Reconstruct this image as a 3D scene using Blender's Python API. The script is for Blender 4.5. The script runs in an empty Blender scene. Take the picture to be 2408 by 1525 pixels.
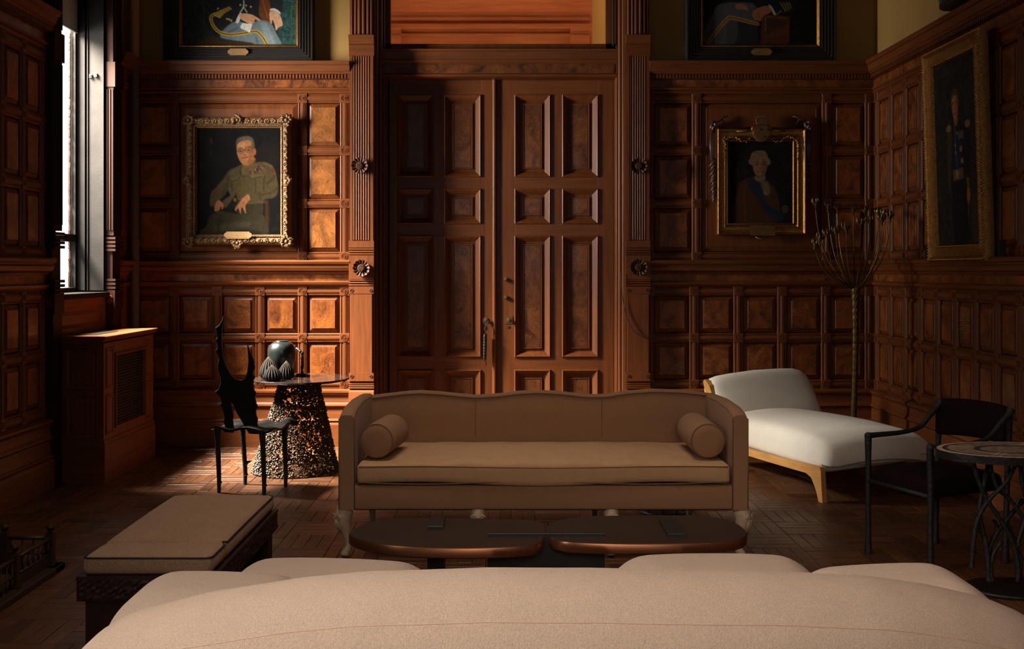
import bpy, bmesh, math, random
import numpy as np
from mathutils import Vector, Matrix

random.seed(7)
SC = bpy.context.scene
COL = SC.collection
F, CX, CY, ZC = 2400.0, 1180.0, 636.0, 1.45      # focal length in pixels, forward axis, eye height
YB, XL, XR = 8.47, -3.04, 3.09                   # wall faces

# ---------------------------------------------------------------- camera
cam = bpy.data.cameras.new('camera')
cam.sensor_width = 36.0
cam.lens = 36.0 * F / 2408.0
cam.shift_x = (1204.0 - CX) / 2408.0
cam.shift_y = -(762.5 - CY) / 2408.0
cam.clip_start = 0.05
cam_o = bpy.data.objects.new('camera', cam)
COL.objects.link(cam_o)
cam_o.location = (0, 0, ZC)
cam_o.rotation_euler = (math.pi / 2, 0, 0)
SC.camera = cam_o

# ---------------------------------------------------------------- world, lights, exposure
w = bpy.data.worlds.new('world')
SC.world = w
w.use_nodes = True
w.node_tree.nodes['Background'].inputs[0].default_value = (0.90, 0.94, 1.0, 1)
w.node_tree.nodes['Background'].inputs[1].default_value = 1.5
SC.view_settings.view_transform = 'Standard'
SC.view_settings.look = 'None'
SC.view_settings.exposure = 0.0
SC.view_settings.gamma = 1.0
SC.view_settings.use_curve_mapping = False


def area(name, loc, aim, sx, sy, power, color, spread=180):
    l = bpy.data.lights.new(name, 'AREA')
    l.shape = 'RECTANGLE'
    l.size, l.size_y = sx, sy
    l.energy = power
    l.color = color
    l.spread = math.radians(spread)
    o = bpy.data.objects.new(name, l)
    COL.objects.link(o)
    o.location = loc
    o.rotation_euler = (Vector(aim) - Vector(loc)).to_track_quat('-Z', 'Y').to_euler()
    return o


# daylight in the tall left window; fill lamps in two assumed unseen windows
area('window_area_light', (-3.42, 7.58, 2.15), (0.0, 7.58, 2.15), 1.6, 1.9, 42, (1.0, 0.96, 0.92))
area('high_sky', (-4.35, 7.15, 4.25), (-1.4, 8.35, .7), .75, 1.2, 1080, (1.0, 0.92, 0.80), 64)
area('low_sky', (-3.75, 7.12, 2.6), (-1.35, 8.4, 2.5), .55, 1.3, 56, (1.0, 0.94, 0.86), 66)
area('window_area_light', (-3.38, 1.35, 2.5), (0.35, 1.75, 0.55), 1.2, 2.2, 56, (1.0, 0.87, 0.77), 74)  # unseen window by the camera; lamp narrowed and aimed as sofa fill
area('window_area_light', (0.5, -1.75, 2.6), (0.6, 2.1, 0.5), 2.2, 2.2, 8, (1.0, 0.80, 0.62), 46)  # added rear window; warm fill aimed at the near sofa
area('sky_glint', (-5.0, 8.0, 3.6), (1.62, 7.10, .40), .5, .6, 5.5, (1.0, 0.95, 0.88), 13)
area('overhead_fill', (-.2, 4.4, 5.4), (-.2, 4.4, 0), 2.2, 2.2, 19, (1.0, 0.84, 0.70), 72)  # overhead fill added for the tops of furniture, no fixture modelled
area('hall_lamp', (0.0, 9.0, 4.75), (0.0, 10.5, 3.8), 2.4, 0.4, 18, (1.0, 0.72, 0.42))


# ---------------------------------------------------------------- helpers
def lin(c):
    c = c / 255.0
    return c / 12.92 if c <= 0.04045 else ((c + 0.055) / 1.055) ** 2.4


def rgb(r, g, b):
    return (lin(r), lin(g), lin(b), 1.0)


def PX(px, Y):
    return (px - CX) * Y / F


def PZ(py, Y):
    return ZC + (CY - py) * Y / F


def at(px, py, Y):
    return Vector((PX(px, Y), Y, PZ(py, Y)))


def on_z(px, py, z):
    Y = F * (ZC - z) / (py - CY)
    return Vector((PX(px, Y), Y, z))


class MB:
    """collects geometry for one mesh object"""

    def __init__(self):
        self.v, self.f, self.m = [], [], []

    def add(self, vs, fs, mi=0):
        n = len(self.v)
        self.v.extend([tuple(p) for p in vs])
        self.f.extend([tuple(i + n for i in q) for q in fs])
        self.m.extend([mi] * len(fs))
        return self

    def box(self, x0, x1, y0, y1, z0, z1, mi=0):
        vs = [(x, y, z) for z in (z0, z1) for y in (y0, y1) for x in (x0, x1)]
        return self.add(vs, [(0, 2, 3, 1), (4, 5, 7, 6), (0, 1, 5, 4), (2, 6, 7, 3), (0, 4, 6, 2), (1, 3, 7, 5)], mi)

    def pbox(self, P, s0, s1, z0, z1, d0, d1, ch=0.0, mi=0):
        """box on a wall plane; chamfer ch on its outer face"""
        r = [P(s, z, d0) for s, z in ((s0, z0), (s1, z0), (s1, z1), (s0, z1))]
        if ch:
            r += [P(s, z, d1 - ch) for s, z in ((s0, z0), (s1, z0), (s1, z1), (s0, z1))]
        r += [P(s, z, d1) for s, z in ((s0 + ch, z0 + ch), (s1 - ch, z0 + ch), (s1 - ch, z1 - ch), (s0 + ch, z1 - ch))]
        n = len(r) // 4
        fs = [(3, 2, 1, 0), tuple(range(4 * n - 4, 4 * n))]
        for k in range(n - 1):
            for i in range(4):
                j = (i + 1) % 4
                fs.append((4 * k + i, 4 * k + j, 4 * k + 4 + j, 4 * k + 4 + i))
        return self.add(r, fs, mi)

    def rings(self, P, s0, s1, z0, z1, prof, cap=True, mi=0):
        """nested rectangles: prof = [(inset, d), ...]"""
        vs, fs = [], []
        for t, d in prof:
            vs += [P(s0 + t, z0 + t, d), P(s1 - t, z0 + t, d), P(s1 - t, z1 - t, d), P(s0 + t, z1 - t, d)]
        for k in range(len(prof) - 1):
            for i in range(4):
                j = (i + 1) % 4
                fs.append((4 * k + i, 4 * k + j, 4 * k + 4 + j, 4 * k + 4 + i))
        if cap:
            n = 4 * (len(prof) - 1)
            fs.append((n, n + 1, n + 2, n + 3))
        return self.add(vs, fs, mi)

    def extr(self, P, axis, a0, a1, prof, back=-0.03, mi=0):
        """profile [(t, d)] run along s ('s', t = z) or along z ('z', t = s)"""
        pr = [(prof[0][0], back)] + list(prof) + [(prof[-1][0], back)]
        vs = []
        for a in (a0, a1):
            for t, d in pr:
                vs.append(P(a, t, d) if axis == 's' else P(t, a, d))
        n = len(pr)
        fs = [(i, i + 1, n + i + 1, n + i) for i in range(n - 1)]
        fs += [tuple(range(n)), tuple(range(2 * n - 1, n - 1, -1))]
        return self.add(vs, fs, mi)

    def tube(self, pts, rad, n=10, closed=False, mi=0, flat=1.0):
        pts = [Vector(p) for p in pts]
        k = len(pts)
        if not hasattr(rad, '__len__'):
            rad = [rad] * k
        T = []
        for i in range(k):
            a = pts[(i - 1) % k] if (closed or i > 0) else pts[0]
            b = pts[(i + 1) % k] if (closed or i < k - 1) else pts[-1]
            t = (b - a)
            T.append(t.normalized() if t.length > 1e-9 else Vector((0, 0, 1)))
        up = Vector((0, 0, 1)) if abs(T[0].z) < 0.9 else Vector((1, 0, 0))
        nrm = (up - T[0] * up.dot(T[0])).normalized()
        vs, fs = [], []
        for i in range(k):
            nrm = (nrm - T[i] * nrm.dot(T[i]))
            nrm = nrm.normalized() if nrm.length > 1e-6 else T[i].orthogonal().normalized()
            bi = T[i].cross(nrm)
            for j in range(n):
                a = 2 * math.pi * j / n
                vs.append(pts[i] + nrm * (math.cos(a) * rad[i]) + bi * (math.sin(a) * rad[i] * flat))
        for i in range(k if closed else k - 1):
            i2 = (i + 1) % k
            for j in range(n):
                j2 = (j + 1) % n
                fs.append((i * n + j, i * n + j2, i2 * n + j2, i2 * n + j))
        if not closed:
            fs.append(tuple(range(n - 1, -1, -1)))
            fs.append(tuple(range((k - 1) * n, k * n)))
        return self.add(vs, fs, mi)

    def lathe(self, prof, c=(0, 0, 0), n=24, mi=0, M=None, sx=1.0, sy=1.0):
        """profile [(r, z)] about z"""
        vs, fs = [], []
        for r, z in prof:
            for j in range(n):
                a = 2 * math.pi * j / n
                p = Vector((r * math.cos(a) * sx, r * math.sin(a) * sy, z))
                if M is not None:
                    p = M @ p
                vs.append(p + Vector(c))
        k = len(prof)
        for i in range(k - 1):
            for j in range(n):
                j2 = (j + 1) % n
                fs.append((i * n + j, i * n + j2, (i + 1) * n + j2, (i + 1) * n + j))
        fs.append(tuple(range(n - 1, -1, -1)))
        fs.append(tuple(range((k - 1) * n, k * n)))
        return self.add(vs, fs, mi)

    def rbox(self, lo, hi, r, n=8, fn=None, mi=0, k=3):
        """rounded box, optional deform fn(Vector)->Vector"""
        lo, hi = Vector(lo), Vector(hi)
        c, h = (lo + hi) / 2, (hi - lo) / 2
        r = min(r, h.x * .999, h.y * .999, h.z * .999)
        idx, vs, fs = {}, [], []
        nn = n if hasattr(n, '__len__') else (n, n, n)

        def coord(i, ax):
            # samples dense near the ends so the rounding is smooth
            t = i / nn[ax]
            e = r / h[ax] / 2
            ts = [e * (1 - math.cos(math.pi / 2 * q / k)) for q in range(k)]
            m = nn[ax] - 2 * k
            if m < 1:
                return -1 + 2 * t
            full = ts + [e + (1 - 2 * e) * q / m for q in range(m + 1)] + [1 - x for x in reversed(ts)]
            return -1 + 2 * full[i]

        def vid(p):
            key = tuple(round(x, 7) for x in p)
            if key not in idx:
                q = Vector((p[0] * h.x, p[1] * h.y, p[2] * h.z))
                inn = Vector([max(-(h[a] - r), min(h[a] - r, q[a])) for a in range(3)])
                d = q - inn
                q = inn + (d.normalized() * r if d.length > 1e-9 else d)
                q = c + q
                if fn:
                    q = fn(q)
                idx[key] = len(vs)
                vs.append(q)
            return idx[key]

        for ax in range(3):
            a, b = (ax + 1) % 3, (ax + 2) % 3
            for s in (-1, 1):
                for i in range(nn[a]):
                    for j in range(nn[b]):
                        q = []
                        for ii, jj in ((i, j), (i + 1, j), (i + 1, j + 1), (i, j + 1)):
                            p = [0, 0, 0]
                            p[ax], p[a], p[b] = s, coord(ii, a), coord(jj, b)
                            q.append(vid(p))
                        if len(set(q)) > 2:
                            q2 = []
                            for x in q:
                                if x not in q2:
                                    q2.append(x)
                            fs.append(tuple(q2 if s > 0 else q2[::-1]))
        return self.add(vs, fs, mi)

    def ball(self, c, r, nu=10, nv=6, s=(1, 1, 1), mi=0):
        prof = [(max(1e-4, r * math.sin(math.pi * i / nv)), -r * math.cos(math.pi * i / nv)) for i in range(nv + 1)]
        M = Matrix.Diagonal(Vector(s))
        return self.lathe(prof, c, nu, mi, M)

    def prism(self, poly, fn, t0, t1, mi=0):
        """polygon [(a, b)] extruded; fn(a, b, t) -> point"""
        n = len(poly)
        vs = [fn(a, b, t0) for a, b in poly] + [fn(a, b, t1) for a, b in poly]
        fs = [tuple(range(n - 1, -1, -1)), tuple(range(n, 2 * n))]
        fs += [(i, (i + 1) % n, n + (i + 1) % n, n + i) for i in range(n)]
        return self.add(vs, fs, mi)

    def build(self, name, mats, parent=None, smooth=False, recalc=True, auto=None):
        me = bpy.data.meshes.new(name)
        me.from_pydata(self.v, [], self.f)
        if not isinstance(mats, (list, tuple)):
            mats = [mats]
        for m in mats:
            me.materials.append(m)
        if len(mats) > 1:
            me.polygons.foreach_set('material_index', self.m)
        if recalc:
            bm = bmesh.new()
            bm.from_mesh(me)
            bmesh.ops.recalc_face_normals(bm, faces=bm.faces)
            bm.to_mesh(me)
            bm.free()
        if smooth:
            if auto is None:
                me.shade_smooth()
            else:
                me.shade_smooth()
                me.set_sharp_from_angle(angle=math.radians(auto))
        return link(name, me, parent)


def link(name, me, parent=None):
    o = bpy.data.objects.new(name, me)
    COL.objects.link(o)
    if parent is not None:
        o.parent = parent
        if parent.parent is None:
            o.location = -Vector(parent.location)
    return o


def tag(o, label=None, cat=None, group=None, kind=None):
    if label:
        o['label'] = label
    if cat:
        o['category'] = cat
    if group:
        o['group'] = group
    if kind:
        o['kind'] = kind
    return o


def thing(name, label, cat, loc, group=None, kind=None):
    o = bpy.data.objects.new(name, None)
    o.empty_display_size = 0.1
    COL.objects.link(o)
    o.location = loc
    return tag(o, label, cat, group, kind)


def copy_tree(o, parent=None):
    c = o.copy()
    COL.objects.link(c)
    if parent is not None:
        c.parent = parent
    for ch in list(o.children):
        copy_tree(ch, c)
    return c


def catmull(pts, n=6, closed=False):
    pts = [Vector(p) for p in pts]
    k = len(pts)
    out = []
    rng = range(k if closed else k - 1)
    for i in rng:
        p0 = pts[(i - 1) % k] if (closed or i > 0) else pts[0]
        p1, p2 = pts[i], pts[(i + 1) % k]
        p3 = pts[(i + 2) % k] if (closed or i + 2 < k) else pts[-1]
        for j in range(n):
            t = j / n
            out.append(0.5 * ((2 * p1) + (p2 - p0) * t + (2 * p0 - 5 * p1 + 4 * p2 - p3) * t * t + (3 * p1 - p0 - 3 * p2 + p3) * t ** 3))
    if not closed:
        out.append(pts[-1])
    return out


def interp(x, xs, ys):
    return float(np.interp(x, xs, ys))


# ---------------------------------------------------------------- materials
def new_mat(name):
    m = bpy.data.materials.new(name)
    m.use_nodes = True
    nt = m.node_tree
    return m, nt, nt.nodes['Principled BSDF']


def node(nt, typ, **kw):
    n = nt.nodes.new(typ)
    for k, v in kw.items():
        setattr(n, k, v)
    return n


def ramp(nt, stops):
    r = node(nt, 'ShaderNodeValToRGB')
    cr = r.color_ramp
    while len(cr.elements) > 1:
        cr.elements.remove(cr.elements[-1])
    for i, (p, c) in enumerate(stops):
        e = cr.elements[0] if i == 0 else cr.elements.new(p)
        e.position = p
        e.color = c
    return r


def coords(nt, scale, world=True):
    g = node(nt, 'ShaderNodeNewGeometry') if world else node(nt, 'ShaderNodeTexCoord')
    mp = node(nt, 'ShaderNodeMapping')
    mp.inputs['Scale'].default_value = scale
    nt.links.new(g.outputs['Position' if world else 'Object'], mp.inputs['Vector'])
    return mp.outputs['Vector']


def bump(nt, bs, height, strength, dist=0.01):
    b = node(nt, 'ShaderNodeBump')
    b.inputs['Strength'].default_value = strength
    b.inputs['Distance'].default_value = dist
    nt.links.new(height, b.inputs['Height'])
    nt.links.new(b.outputs['Normal'], bs.inputs['Normal'])


def mat_wood(name, light, dark, scale, rough=0.44, coat=0.06, detail=6):
    m, nt, bs = new_mat(name)
    v = coords(nt, scale)
    n1 = node(nt, 'ShaderNodeTexNoise')
    n1.inputs['Scale'].default_value = 1.0
    n1.inputs['Detail'].default_value = detail
    n1.inputs['Roughness'].default_value = 0.62
    n1.inputs['Distortion'].default_value = 0.35
    nt.links.new(v, n1.inputs['Vector'])
    r = ramp(nt, [(0.30, dark), (0.70, light)])
    nt.links.new(n1.outputs['Fac'], r.inputs['Fac'])
    nt.links.new(r.outputs['Color'], bs.inputs['Base Color'])
    rr = node(nt, 'ShaderNodeMapRange')
    rr.inputs['To Min'].default_value = rough + 0.12
    rr.inputs['To Max'].default_value = rough - 0.06
    nt.links.new(n1.outputs['Fac'], rr.inputs['Value'])
    nt.links.new(rr.outputs['Result'], bs.inputs['Roughness'])
    bs.inputs['Coat Weight'].default_value = coat
    bs.inputs['Coat Roughness'].default_value = 0.22
    bs.inputs['Specular IOR Level'].default_value = 0.22
    bump(nt, bs, n1.outputs['Fac'], 0.02, 0.002)
    return m


def mat_burl(name, light, mid, dark, scale=9.0, rough=0.36):
    m, nt, bs = new_mat(name)
    v = coords(nt, (1, 1, 0.8))
    n0 = node(nt, 'ShaderNodeTexNoise')
    n0.inputs['Scale'].default_value = scale * 0.9
    n0.inputs['Detail'].default_value = 4
    n0.inputs['Distortion'].default_value = 1.2
    nt.links.new(v, n0.inputs['Vector'])
    mx = node(nt, 'ShaderNodeVectorMath', operation='MULTIPLY_ADD')
    nt.links.new(n0.outputs['Color'], mx.inputs[0])
    mx.inputs[1].default_value = (0.42, 0.42, 0.42)
    nt.links.new(v, mx.inputs[2])
    n1 = node(nt, 'ShaderNodeTexNoise')
    n1.inputs['Scale'].default_value = scale * 2.2
    n1.inputs['Detail'].default_value = 4
    n1.inputs['Roughness'].default_value = 0.55
    n1.inputs['Distortion'].default_value = 3.0
    nt.links.new(mx.outputs[0], n1.inputs['Vector'])
    r = ramp(nt, [(0.36, dark), (0.48, mid), (0.62, light)])
    avg = node(nt, 'ShaderNodeMix')
    avg.inputs['Factor'].default_value = 0.45
    nt.links.new(n1.outputs['Fac'], avg.inputs['A'])
    nt.links.new(n0.outputs['Fac'], avg.inputs['B'])
    nt.links.new(avg.outputs['Result'], r.inputs['Fac'])
    nt.links.new(r.outputs['Color'], bs.inputs['Base Color'])
    bs.inputs['Roughness'].default_value = rough
    bs.inputs['Coat Weight'].default_value = 0.08
    bs.inputs['Specular IOR Level'].default_value = 0.35
    return m


def mat_plain(name, color, rough=0.5, metal=0.0, var=0.0, vscale=20.0, bmp=0.0, bscale=60.0, coat=0.0, sheen=0.0, spec=None):
    m, nt, bs = new_mat(name)
    bs.inputs['Base Color'].default_value = color
    bs.inputs['Roughness'].default_value = rough
    bs.inputs['Metallic'].default_value = metal
    bs.inputs['Coat Weight'].default_value = coat
    bs.inputs['Sheen Weight'].default_value = sheen
    if spec is not None:
        bs.inputs['Specular IOR Level'].default_value = spec
    if var:
        v = coords(nt, (1, 1, 1))
        n1 = node(nt, 'ShaderNodeTexNoise')
        n1.inputs['Scale'].default_value = vscale
        n1.inputs['Detail'].default_value = 6
        nt.links.new(v, n1.inputs['Vector'])
        a = tuple(c * (1 - var) for c in color[:3]) + (1,)
        b = tuple(min(1, c * (1 + var)) for c in color[:3]) + (1,)
        r = ramp(nt, [(0.3, a), (0.7, b)])
        nt.links.new(n1.outputs['Fac'], r.inputs['Fac'])
        nt.links.new(r.outputs['Color'], bs.inputs['Base Color'])
    if bmp:
        v = coords(nt, (1, 1, 1))
        n2 = node(nt, 'ShaderNodeTexNoise')
        n2.inputs['Scale'].default_value = bscale
        n2.inputs['Detail'].default_value = 5
        nt.links.new(v, n2.inputs['Vector'])
        bump(nt, bs, n2.outputs['Fac'], bmp, 0.01)
    return m


def mat_fabric(name, color, var=0.10, weave=600.0, bmp=0.25, wrinkle=0.0, boucle=0.0, sheen=0.15, dist=0.002, big_w=0.45):
    m, nt, bs = new_mat(name)
    v = coords(nt, (1, 1, 1))
    big = node(nt, 'ShaderNodeTexNoise')
    big.inputs['Scale'].default_value = 14.0
    big.inputs['Detail'].default_value = 5
    nt.links.new(v, big.inputs['Vector'])
    fine = node(nt, 'ShaderNodeTexNoise')
    fine.inputs['Scale'].default_value = weave
    fine.inputs['Detail'].default_value = 2
    v2 = coords(nt, (1.0, 1.0, 0.45))
    nt.links.new(v2, fine.inputs['Vector'])
    add = node(nt, 'ShaderNodeMath', operation='MULTIPLY_ADD')
    nt.links.new(big.outputs['Fac'], add.inputs[0])
    add.inputs[1].default_value = big_w
    half = node(nt, 'ShaderNodeMath', operation='MULTIPLY')
    nt.links.new(fine.outputs['Fac'], half.inputs[0])
    half.inputs[1].default_value = 1.0 - big_w
    nt.links.new(half.outputs[0], add.inputs[2])
    a = tuple(c * (1 - var) for c in color[:3]) + (1,)
    b = tuple(min(1, c * (1 + var)) for c in color[:3]) + (1,)
    r = ramp(nt, [(0.35, a), (0.65, b)])
    nt.links.new(add.outputs[0], r.inputs['Fac'])
    nt.links.new(r.outputs['Color'], bs.inputs['Base Color'])
    bs.inputs['Roughness'].default_value = 0.9
    bs.inputs['Specular IOR Level'].default_value = 0.15
    bs.inputs['Sheen Weight'].default_value = sheen
    h = fine.outputs['Fac']
    if boucle:
        vo = node(nt, 'ShaderNodeTexNoise')
        vo.inputs['Scale'].default_value = boucle
        vo.inputs['Detail'].default_value = 6
        vo.inputs['Roughness'].default_value = 0.85
        nt.links.new(v2, vo.inputs['Vector'])
        h = vo.outputs['Fac']
    if wrinkle:
        wn = node(nt, 'ShaderNodeTexNoise')
        wn.inputs['Scale'].default_value = 9.0
        wn.inputs['Detail'].default_value = 3
        wn.inputs['Distortion'].default_value = 1.5
        vw = coords(nt, (1.6, 1.0, 0.5))
        nt.links.new(vw, wn.inputs['Vector'])
        ma = node(nt, 'ShaderNodeMath', operation='MULTIPLY_ADD')
        nt.links.new(wn.outputs['Fac'], ma.inputs[0])
        ma.inputs[1].default_value = wrinkle
        nt.links.new(h, ma.inputs[2])
        h = ma.outputs[0]
    bump(nt, bs, h, bmp, dist)
    return m


def mat_floor(name, along_x):
    """one tone per plank from its own cell, grain along the plank"""
    m, nt, bs = new_mat(name)
    g = node(nt, 'ShaderNodeNewGeometry')
    sep = node(nt, 'ShaderNodeSeparateXYZ')
    nt.links.new(g.outputs['Position'], sep.inputs[0])

    def cell(out, size, off):
        a = node(nt, 'ShaderNodeMath', operation='SUBTRACT')
        nt.links.new(out, a.inputs[0])
        a.inputs[1].default_value = off
        d = node(nt, 'ShaderNodeMath', operation='DIVIDE')
        nt.links.new(a.outputs[0], d.inputs[0])
        d.inputs[1].default_value = size
        f = node(nt, 'ShaderNodeMath', operation='FLOOR')
        nt.links.new(d.outputs[0], f.inputs[0])
        return f.outputs[0]
    bl = 0.275
    cx = cell(sep.outputs['X'], bl if along_x else bl / 4, -1.18)
    cy = cell(sep.outputs['Y'], bl / 4 if along_x else bl, 5.346)
    cmb = node(nt, 'ShaderNodeCombineXYZ')
    nt.links.new(cx, cmb.inputs[0])
    nt.links.new(cy, cmb.inputs[1])
    wn = node(nt, 'ShaderNodeTexWhiteNoise')
    nt.links.new(cmb.outputs[0], wn.inputs['Vector'])
    mp = node(nt, 'ShaderNodeMapping')
    mp.inputs['Scale'].default_value = (7, 130, 1) if along_x else (130, 7, 1)
    nt.links.new(g.outputs['Position'], mp.inputs['Vector'])
    off = node(nt, 'ShaderNodeVectorMath', operation='MULTIPLY_ADD')
    nt.links.new(wn.outputs['Color'], off.inputs[0])
    off.inputs[1].default_value = (40, 40, 40)
    nt.links.new(mp.outputs[0], off.inputs[2])
    n1 = node(nt, 'ShaderNodeTexNoise')
    n1.inputs['Scale'].default_value = 1.0
    n1.inputs['Detail'].default_value = 6
    n1.inputs['Roughness'].default_value = 0.65
    n1.inputs['Distortion'].default_value = 0.6
    nt.links.new(off.outputs[0], n1.inputs['Vector'])
    r = ramp(nt, [(0.30, rgb(44, 25, 14)), (0.55, rgb(86, 51, 28)), (0.78, rgb(116, 74, 43))])
    nt.links.new(n1.outputs['Fac'], r.inputs['Fac'])
    hsv = node(nt, 'ShaderNodeHueSaturation')
    nt.links.new(r.outputs['Color'], hsv.inputs['Color'])
    mr = node(nt, 'ShaderNodeMapRange')
    mr.inputs['To Min'].default_value = 0.62
    mr.inputs['To Max'].default_value = 1.25
    nt.links.new(wn.outputs['Value'], mr.inputs['Value'])
    nt.links.new(mr.outputs['Result'], hsv.inputs['Value'])
    nt.links.new(hsv.outputs['Color'], bs.inputs['Base Color'])
    # worn varnish
    pn = node(nt, 'ShaderNodeTexNoise')
    pn.inputs['Scale'].default_value = 3.0
    pn.inputs['Detail'].default_value = 6
    nt.links.new(g.outputs['Position'], pn.inputs['Vector'])
    rr = node(nt, 'ShaderNodeMapRange')
    rr.inputs['From Min'].default_value = 0.3
    rr.inputs['From Max'].default_value = 0.7
    rr.inputs['To Min'].default_value = 0.30
    rr.inputs['To Max'].default_value = 0.52
    bs.inputs['Specular IOR Level'].default_value = 0.35
    nt.links.new(pn.outputs['Fac'], rr.inputs['Value'])
    nt.links.new(rr.outputs['Result'], bs.inputs['Roughness'])
    bump(nt, bs, n1.outputs['Fac'], 0.25, 0.004)
    return m


def mat_glass(name, rough=0.02, tint=(0.95, 0.97, 0.97, 1)):
    m, nt, bs = new_mat(name)
    nt.nodes.remove(bs)
    out = nt.nodes['Material Output']
    tr = node(nt, 'ShaderNodeBsdfTransparent')
    tr.inputs[0].default_value = tint
    gl = node(nt, 'ShaderNodeBsdfGlossy')
    gl.inputs['Roughness'].default_value = rough
    lw = node(nt, 'ShaderNodeLayerWeight')
    pw = node(nt, 'ShaderNodeMath', operation='POWER')
    nt.links.new(lw.outputs['Facing'], pw.inputs[0])
    pw.inputs[1].default_value = 5.0
    fr = node(nt, 'ShaderNodeMath', operation='MULTIPLY_ADD')
    nt.links.new(pw.outputs[0], fr.inputs[0])
    fr.inputs[1].default_value = 0.9
    fr.inputs[2].default_value = 0.04
    mx = node(nt, 'ShaderNodeMixShader')
    nt.links.new(fr.outputs[0], mx.inputs[0])
    nt.links.new(tr.outputs[0], mx.inputs[1])
    nt.links.new(gl.outputs[0], mx.inputs[2])
    nt.links.new(mx.outputs[0], out.inputs['Surface'])
    return m


def mat_paint(name):
    m, nt, bs = new_mat(name)
    a = node(nt, 'ShaderNodeVertexColor')
    a.layer_name = 'paint'
    nt.links.new(a.outputs['Color'], bs.inputs['Base Color'])
    bs.inputs['Roughness'].default_value = 0.8
    bs.inputs['Specular IOR Level'].default_value = 0.04
    return m


WL, WD = rgb(109, 57, 23), rgb(82, 41, 16)
M = {}
M['wood_v'] = mat_wood('mahogany_upright_grain', WL, WD, (38, 38, 2.4))
M['wood_h'] = mat_wood('mahogany_level_grain', WL, WD, (2.4, 2.4, 46))
M['door'] = mat_wood('door_mahogany', rgb(105, 56, 24), rgb(79, 40, 17), (30, 30, 1.8), rough=0.40)
M['door_h'] = mat_wood('door_mahogany_level', rgb(105, 56, 24), rgb(79, 40, 17), (1.8, 1.8, 30), rough=0.40)
M['burl'] = mat_burl('burl_walnut', rgb(138, 78, 30), rgb(100, 50, 18), rgb(40, 18, 8), scale=9.0)
M['burl_gold'] = mat_burl('golden_burl', rgb(146, 88, 38), rgb(114, 66, 26), rgb(66, 35, 14), scale=8.0)
M['burl_d'] = mat_burl('door_burl', rgb(112, 62, 27), rgb(80, 41, 17), rgb(38, 18, 8), scale=8.0)
M['casing'] = mat_wood('dark_casing_wood', rgb(46, 23, 13), rgb(34, 17, 10), (38, 38, 2.4), rough=0.6, coat=0.0)
M['casing'].node_tree.nodes['Principled BSDF'].inputs['Specular IOR Level'].default_value = 0.1
M['yellow'] = mat_plain('ochre_plaster', rgb(146, 110, 54), 0.8, var=0.08, vscale=3.0)
M['dark_wall'] = mat_plain('dim_plaster', rgb(110, 88, 60), 0.9)
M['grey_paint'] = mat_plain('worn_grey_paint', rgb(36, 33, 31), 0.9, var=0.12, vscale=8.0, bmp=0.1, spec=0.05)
M['stone'] = mat_plain('rough_stone', rgb(120, 105, 92), 0.9, var=0.3, vscale=30, bmp=0.6, bscale=40)
M['gold'] = mat_plain('old_gilt', rgb(150, 104, 50), 0.38, 0.85, var=0.35, vscale=60, bmp=0.25, bscale=220)
M['gold_dull'] = mat_plain('rubbed_gilt', rgb(98, 68, 36), 0.6, 0.4, var=0.4, vscale=45, bmp=0.35, bscale=160)
M['black_frame'] = mat_plain('ebonised_wood', rgb(38, 33, 31), 0.30, coat=0.3)
M['brass'] = mat_plain('brass_plate', rgb(128, 92, 50), 0.5, 0.1, var=0.1)
M['brass_dark'] = mat_plain('darkened_brass', rgb(120, 92, 58), 0.35, 0.8)
M['ink'] = mat_plain('engraved_line', rgb(110, 72, 32), 0.6)
M['ink_gold'] = mat_plain('gilt_lettering', rgb(176, 132, 78), 0.5, 0.3)
M['bronze'] = mat_plain('black_bronze', rgb(30, 26, 23), 0.45, 0.5, bmp=0.3, bscale=45)
M['bronze_chair'] = mat_plain('rough_black_bronze', rgb(24, 20, 18), 0.62, 0.2, bmp=0.5, bscale=60)
M['nugget'] = mat_plain('cast_bronze_nuggets', rgb(66, 52, 38), 0.46, 0.6, var=0.4, vscale=80)
M['paint'] = mat_paint('oil_paint')
M['floor_x'] = mat_floor('oak_plank_across', True)
M['floor_y'] = mat_floor('oak_plank_along', False)
M['gap'] = mat_plain('dark_gap', rgb(18, 11, 8), 0.9)
M['glass'] = mat_glass('window_glass')
M['sofa'] = mat_fabric('tan_linen_shaded', rgb(146, 108, 78), 0.06, 700, 0.15, sheen=0.05)  # same linen as the seat, darkened for the shaded back and arms
M['sofa_seat'] = mat_fabric('tan_linen_creased_lit', rgb(190, 148, 108), 0.08, 700, 0.45, wrinkle=3.0, sheen=0.05, dist=0.012)  # creased seat kept paler, light from above put into its colour
M['piping'] = mat_plain('tan_piping', rgb(112, 82, 58), 0.9)
M['boucle'] = mat_fabric('cream_boucle', rgb(226, 196, 172), 0.15, 420, 1.0, boucle=210, sheen=0.1, dist=0.008, big_w=0.12)
M['seam'] = mat_plain('seam_thread', rgb(186, 152, 128), 0.9)
M['bench_fab'] = mat_fabric('tan_boucle', rgb(158, 122, 90), 0.40, 420, 0.7, boucle=300, dist=0.006, big_w=0.12)
M['black_cord'] = mat_plain('black_piping', rgb(16, 14, 13), 0.7)
M['bench_wood'] = mat_wood('dark_carved_oak', rgb(54, 32, 24), rgb(34, 19, 14), (30, 5, 30), rough=0.5, coat=0.0)
M['chaise'] = mat_fabric('cream_linen', rgb(214, 203, 188), 0.04, 600, 0.2, wrinkle=1.6, sheen=0.05, dist=0.008)
M['oak'] = mat_wood('pale_oak', rgb(196, 142, 80), rgb(164, 112, 58), (14, 3, 40), rough=0.45, coat=0.1)
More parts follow.
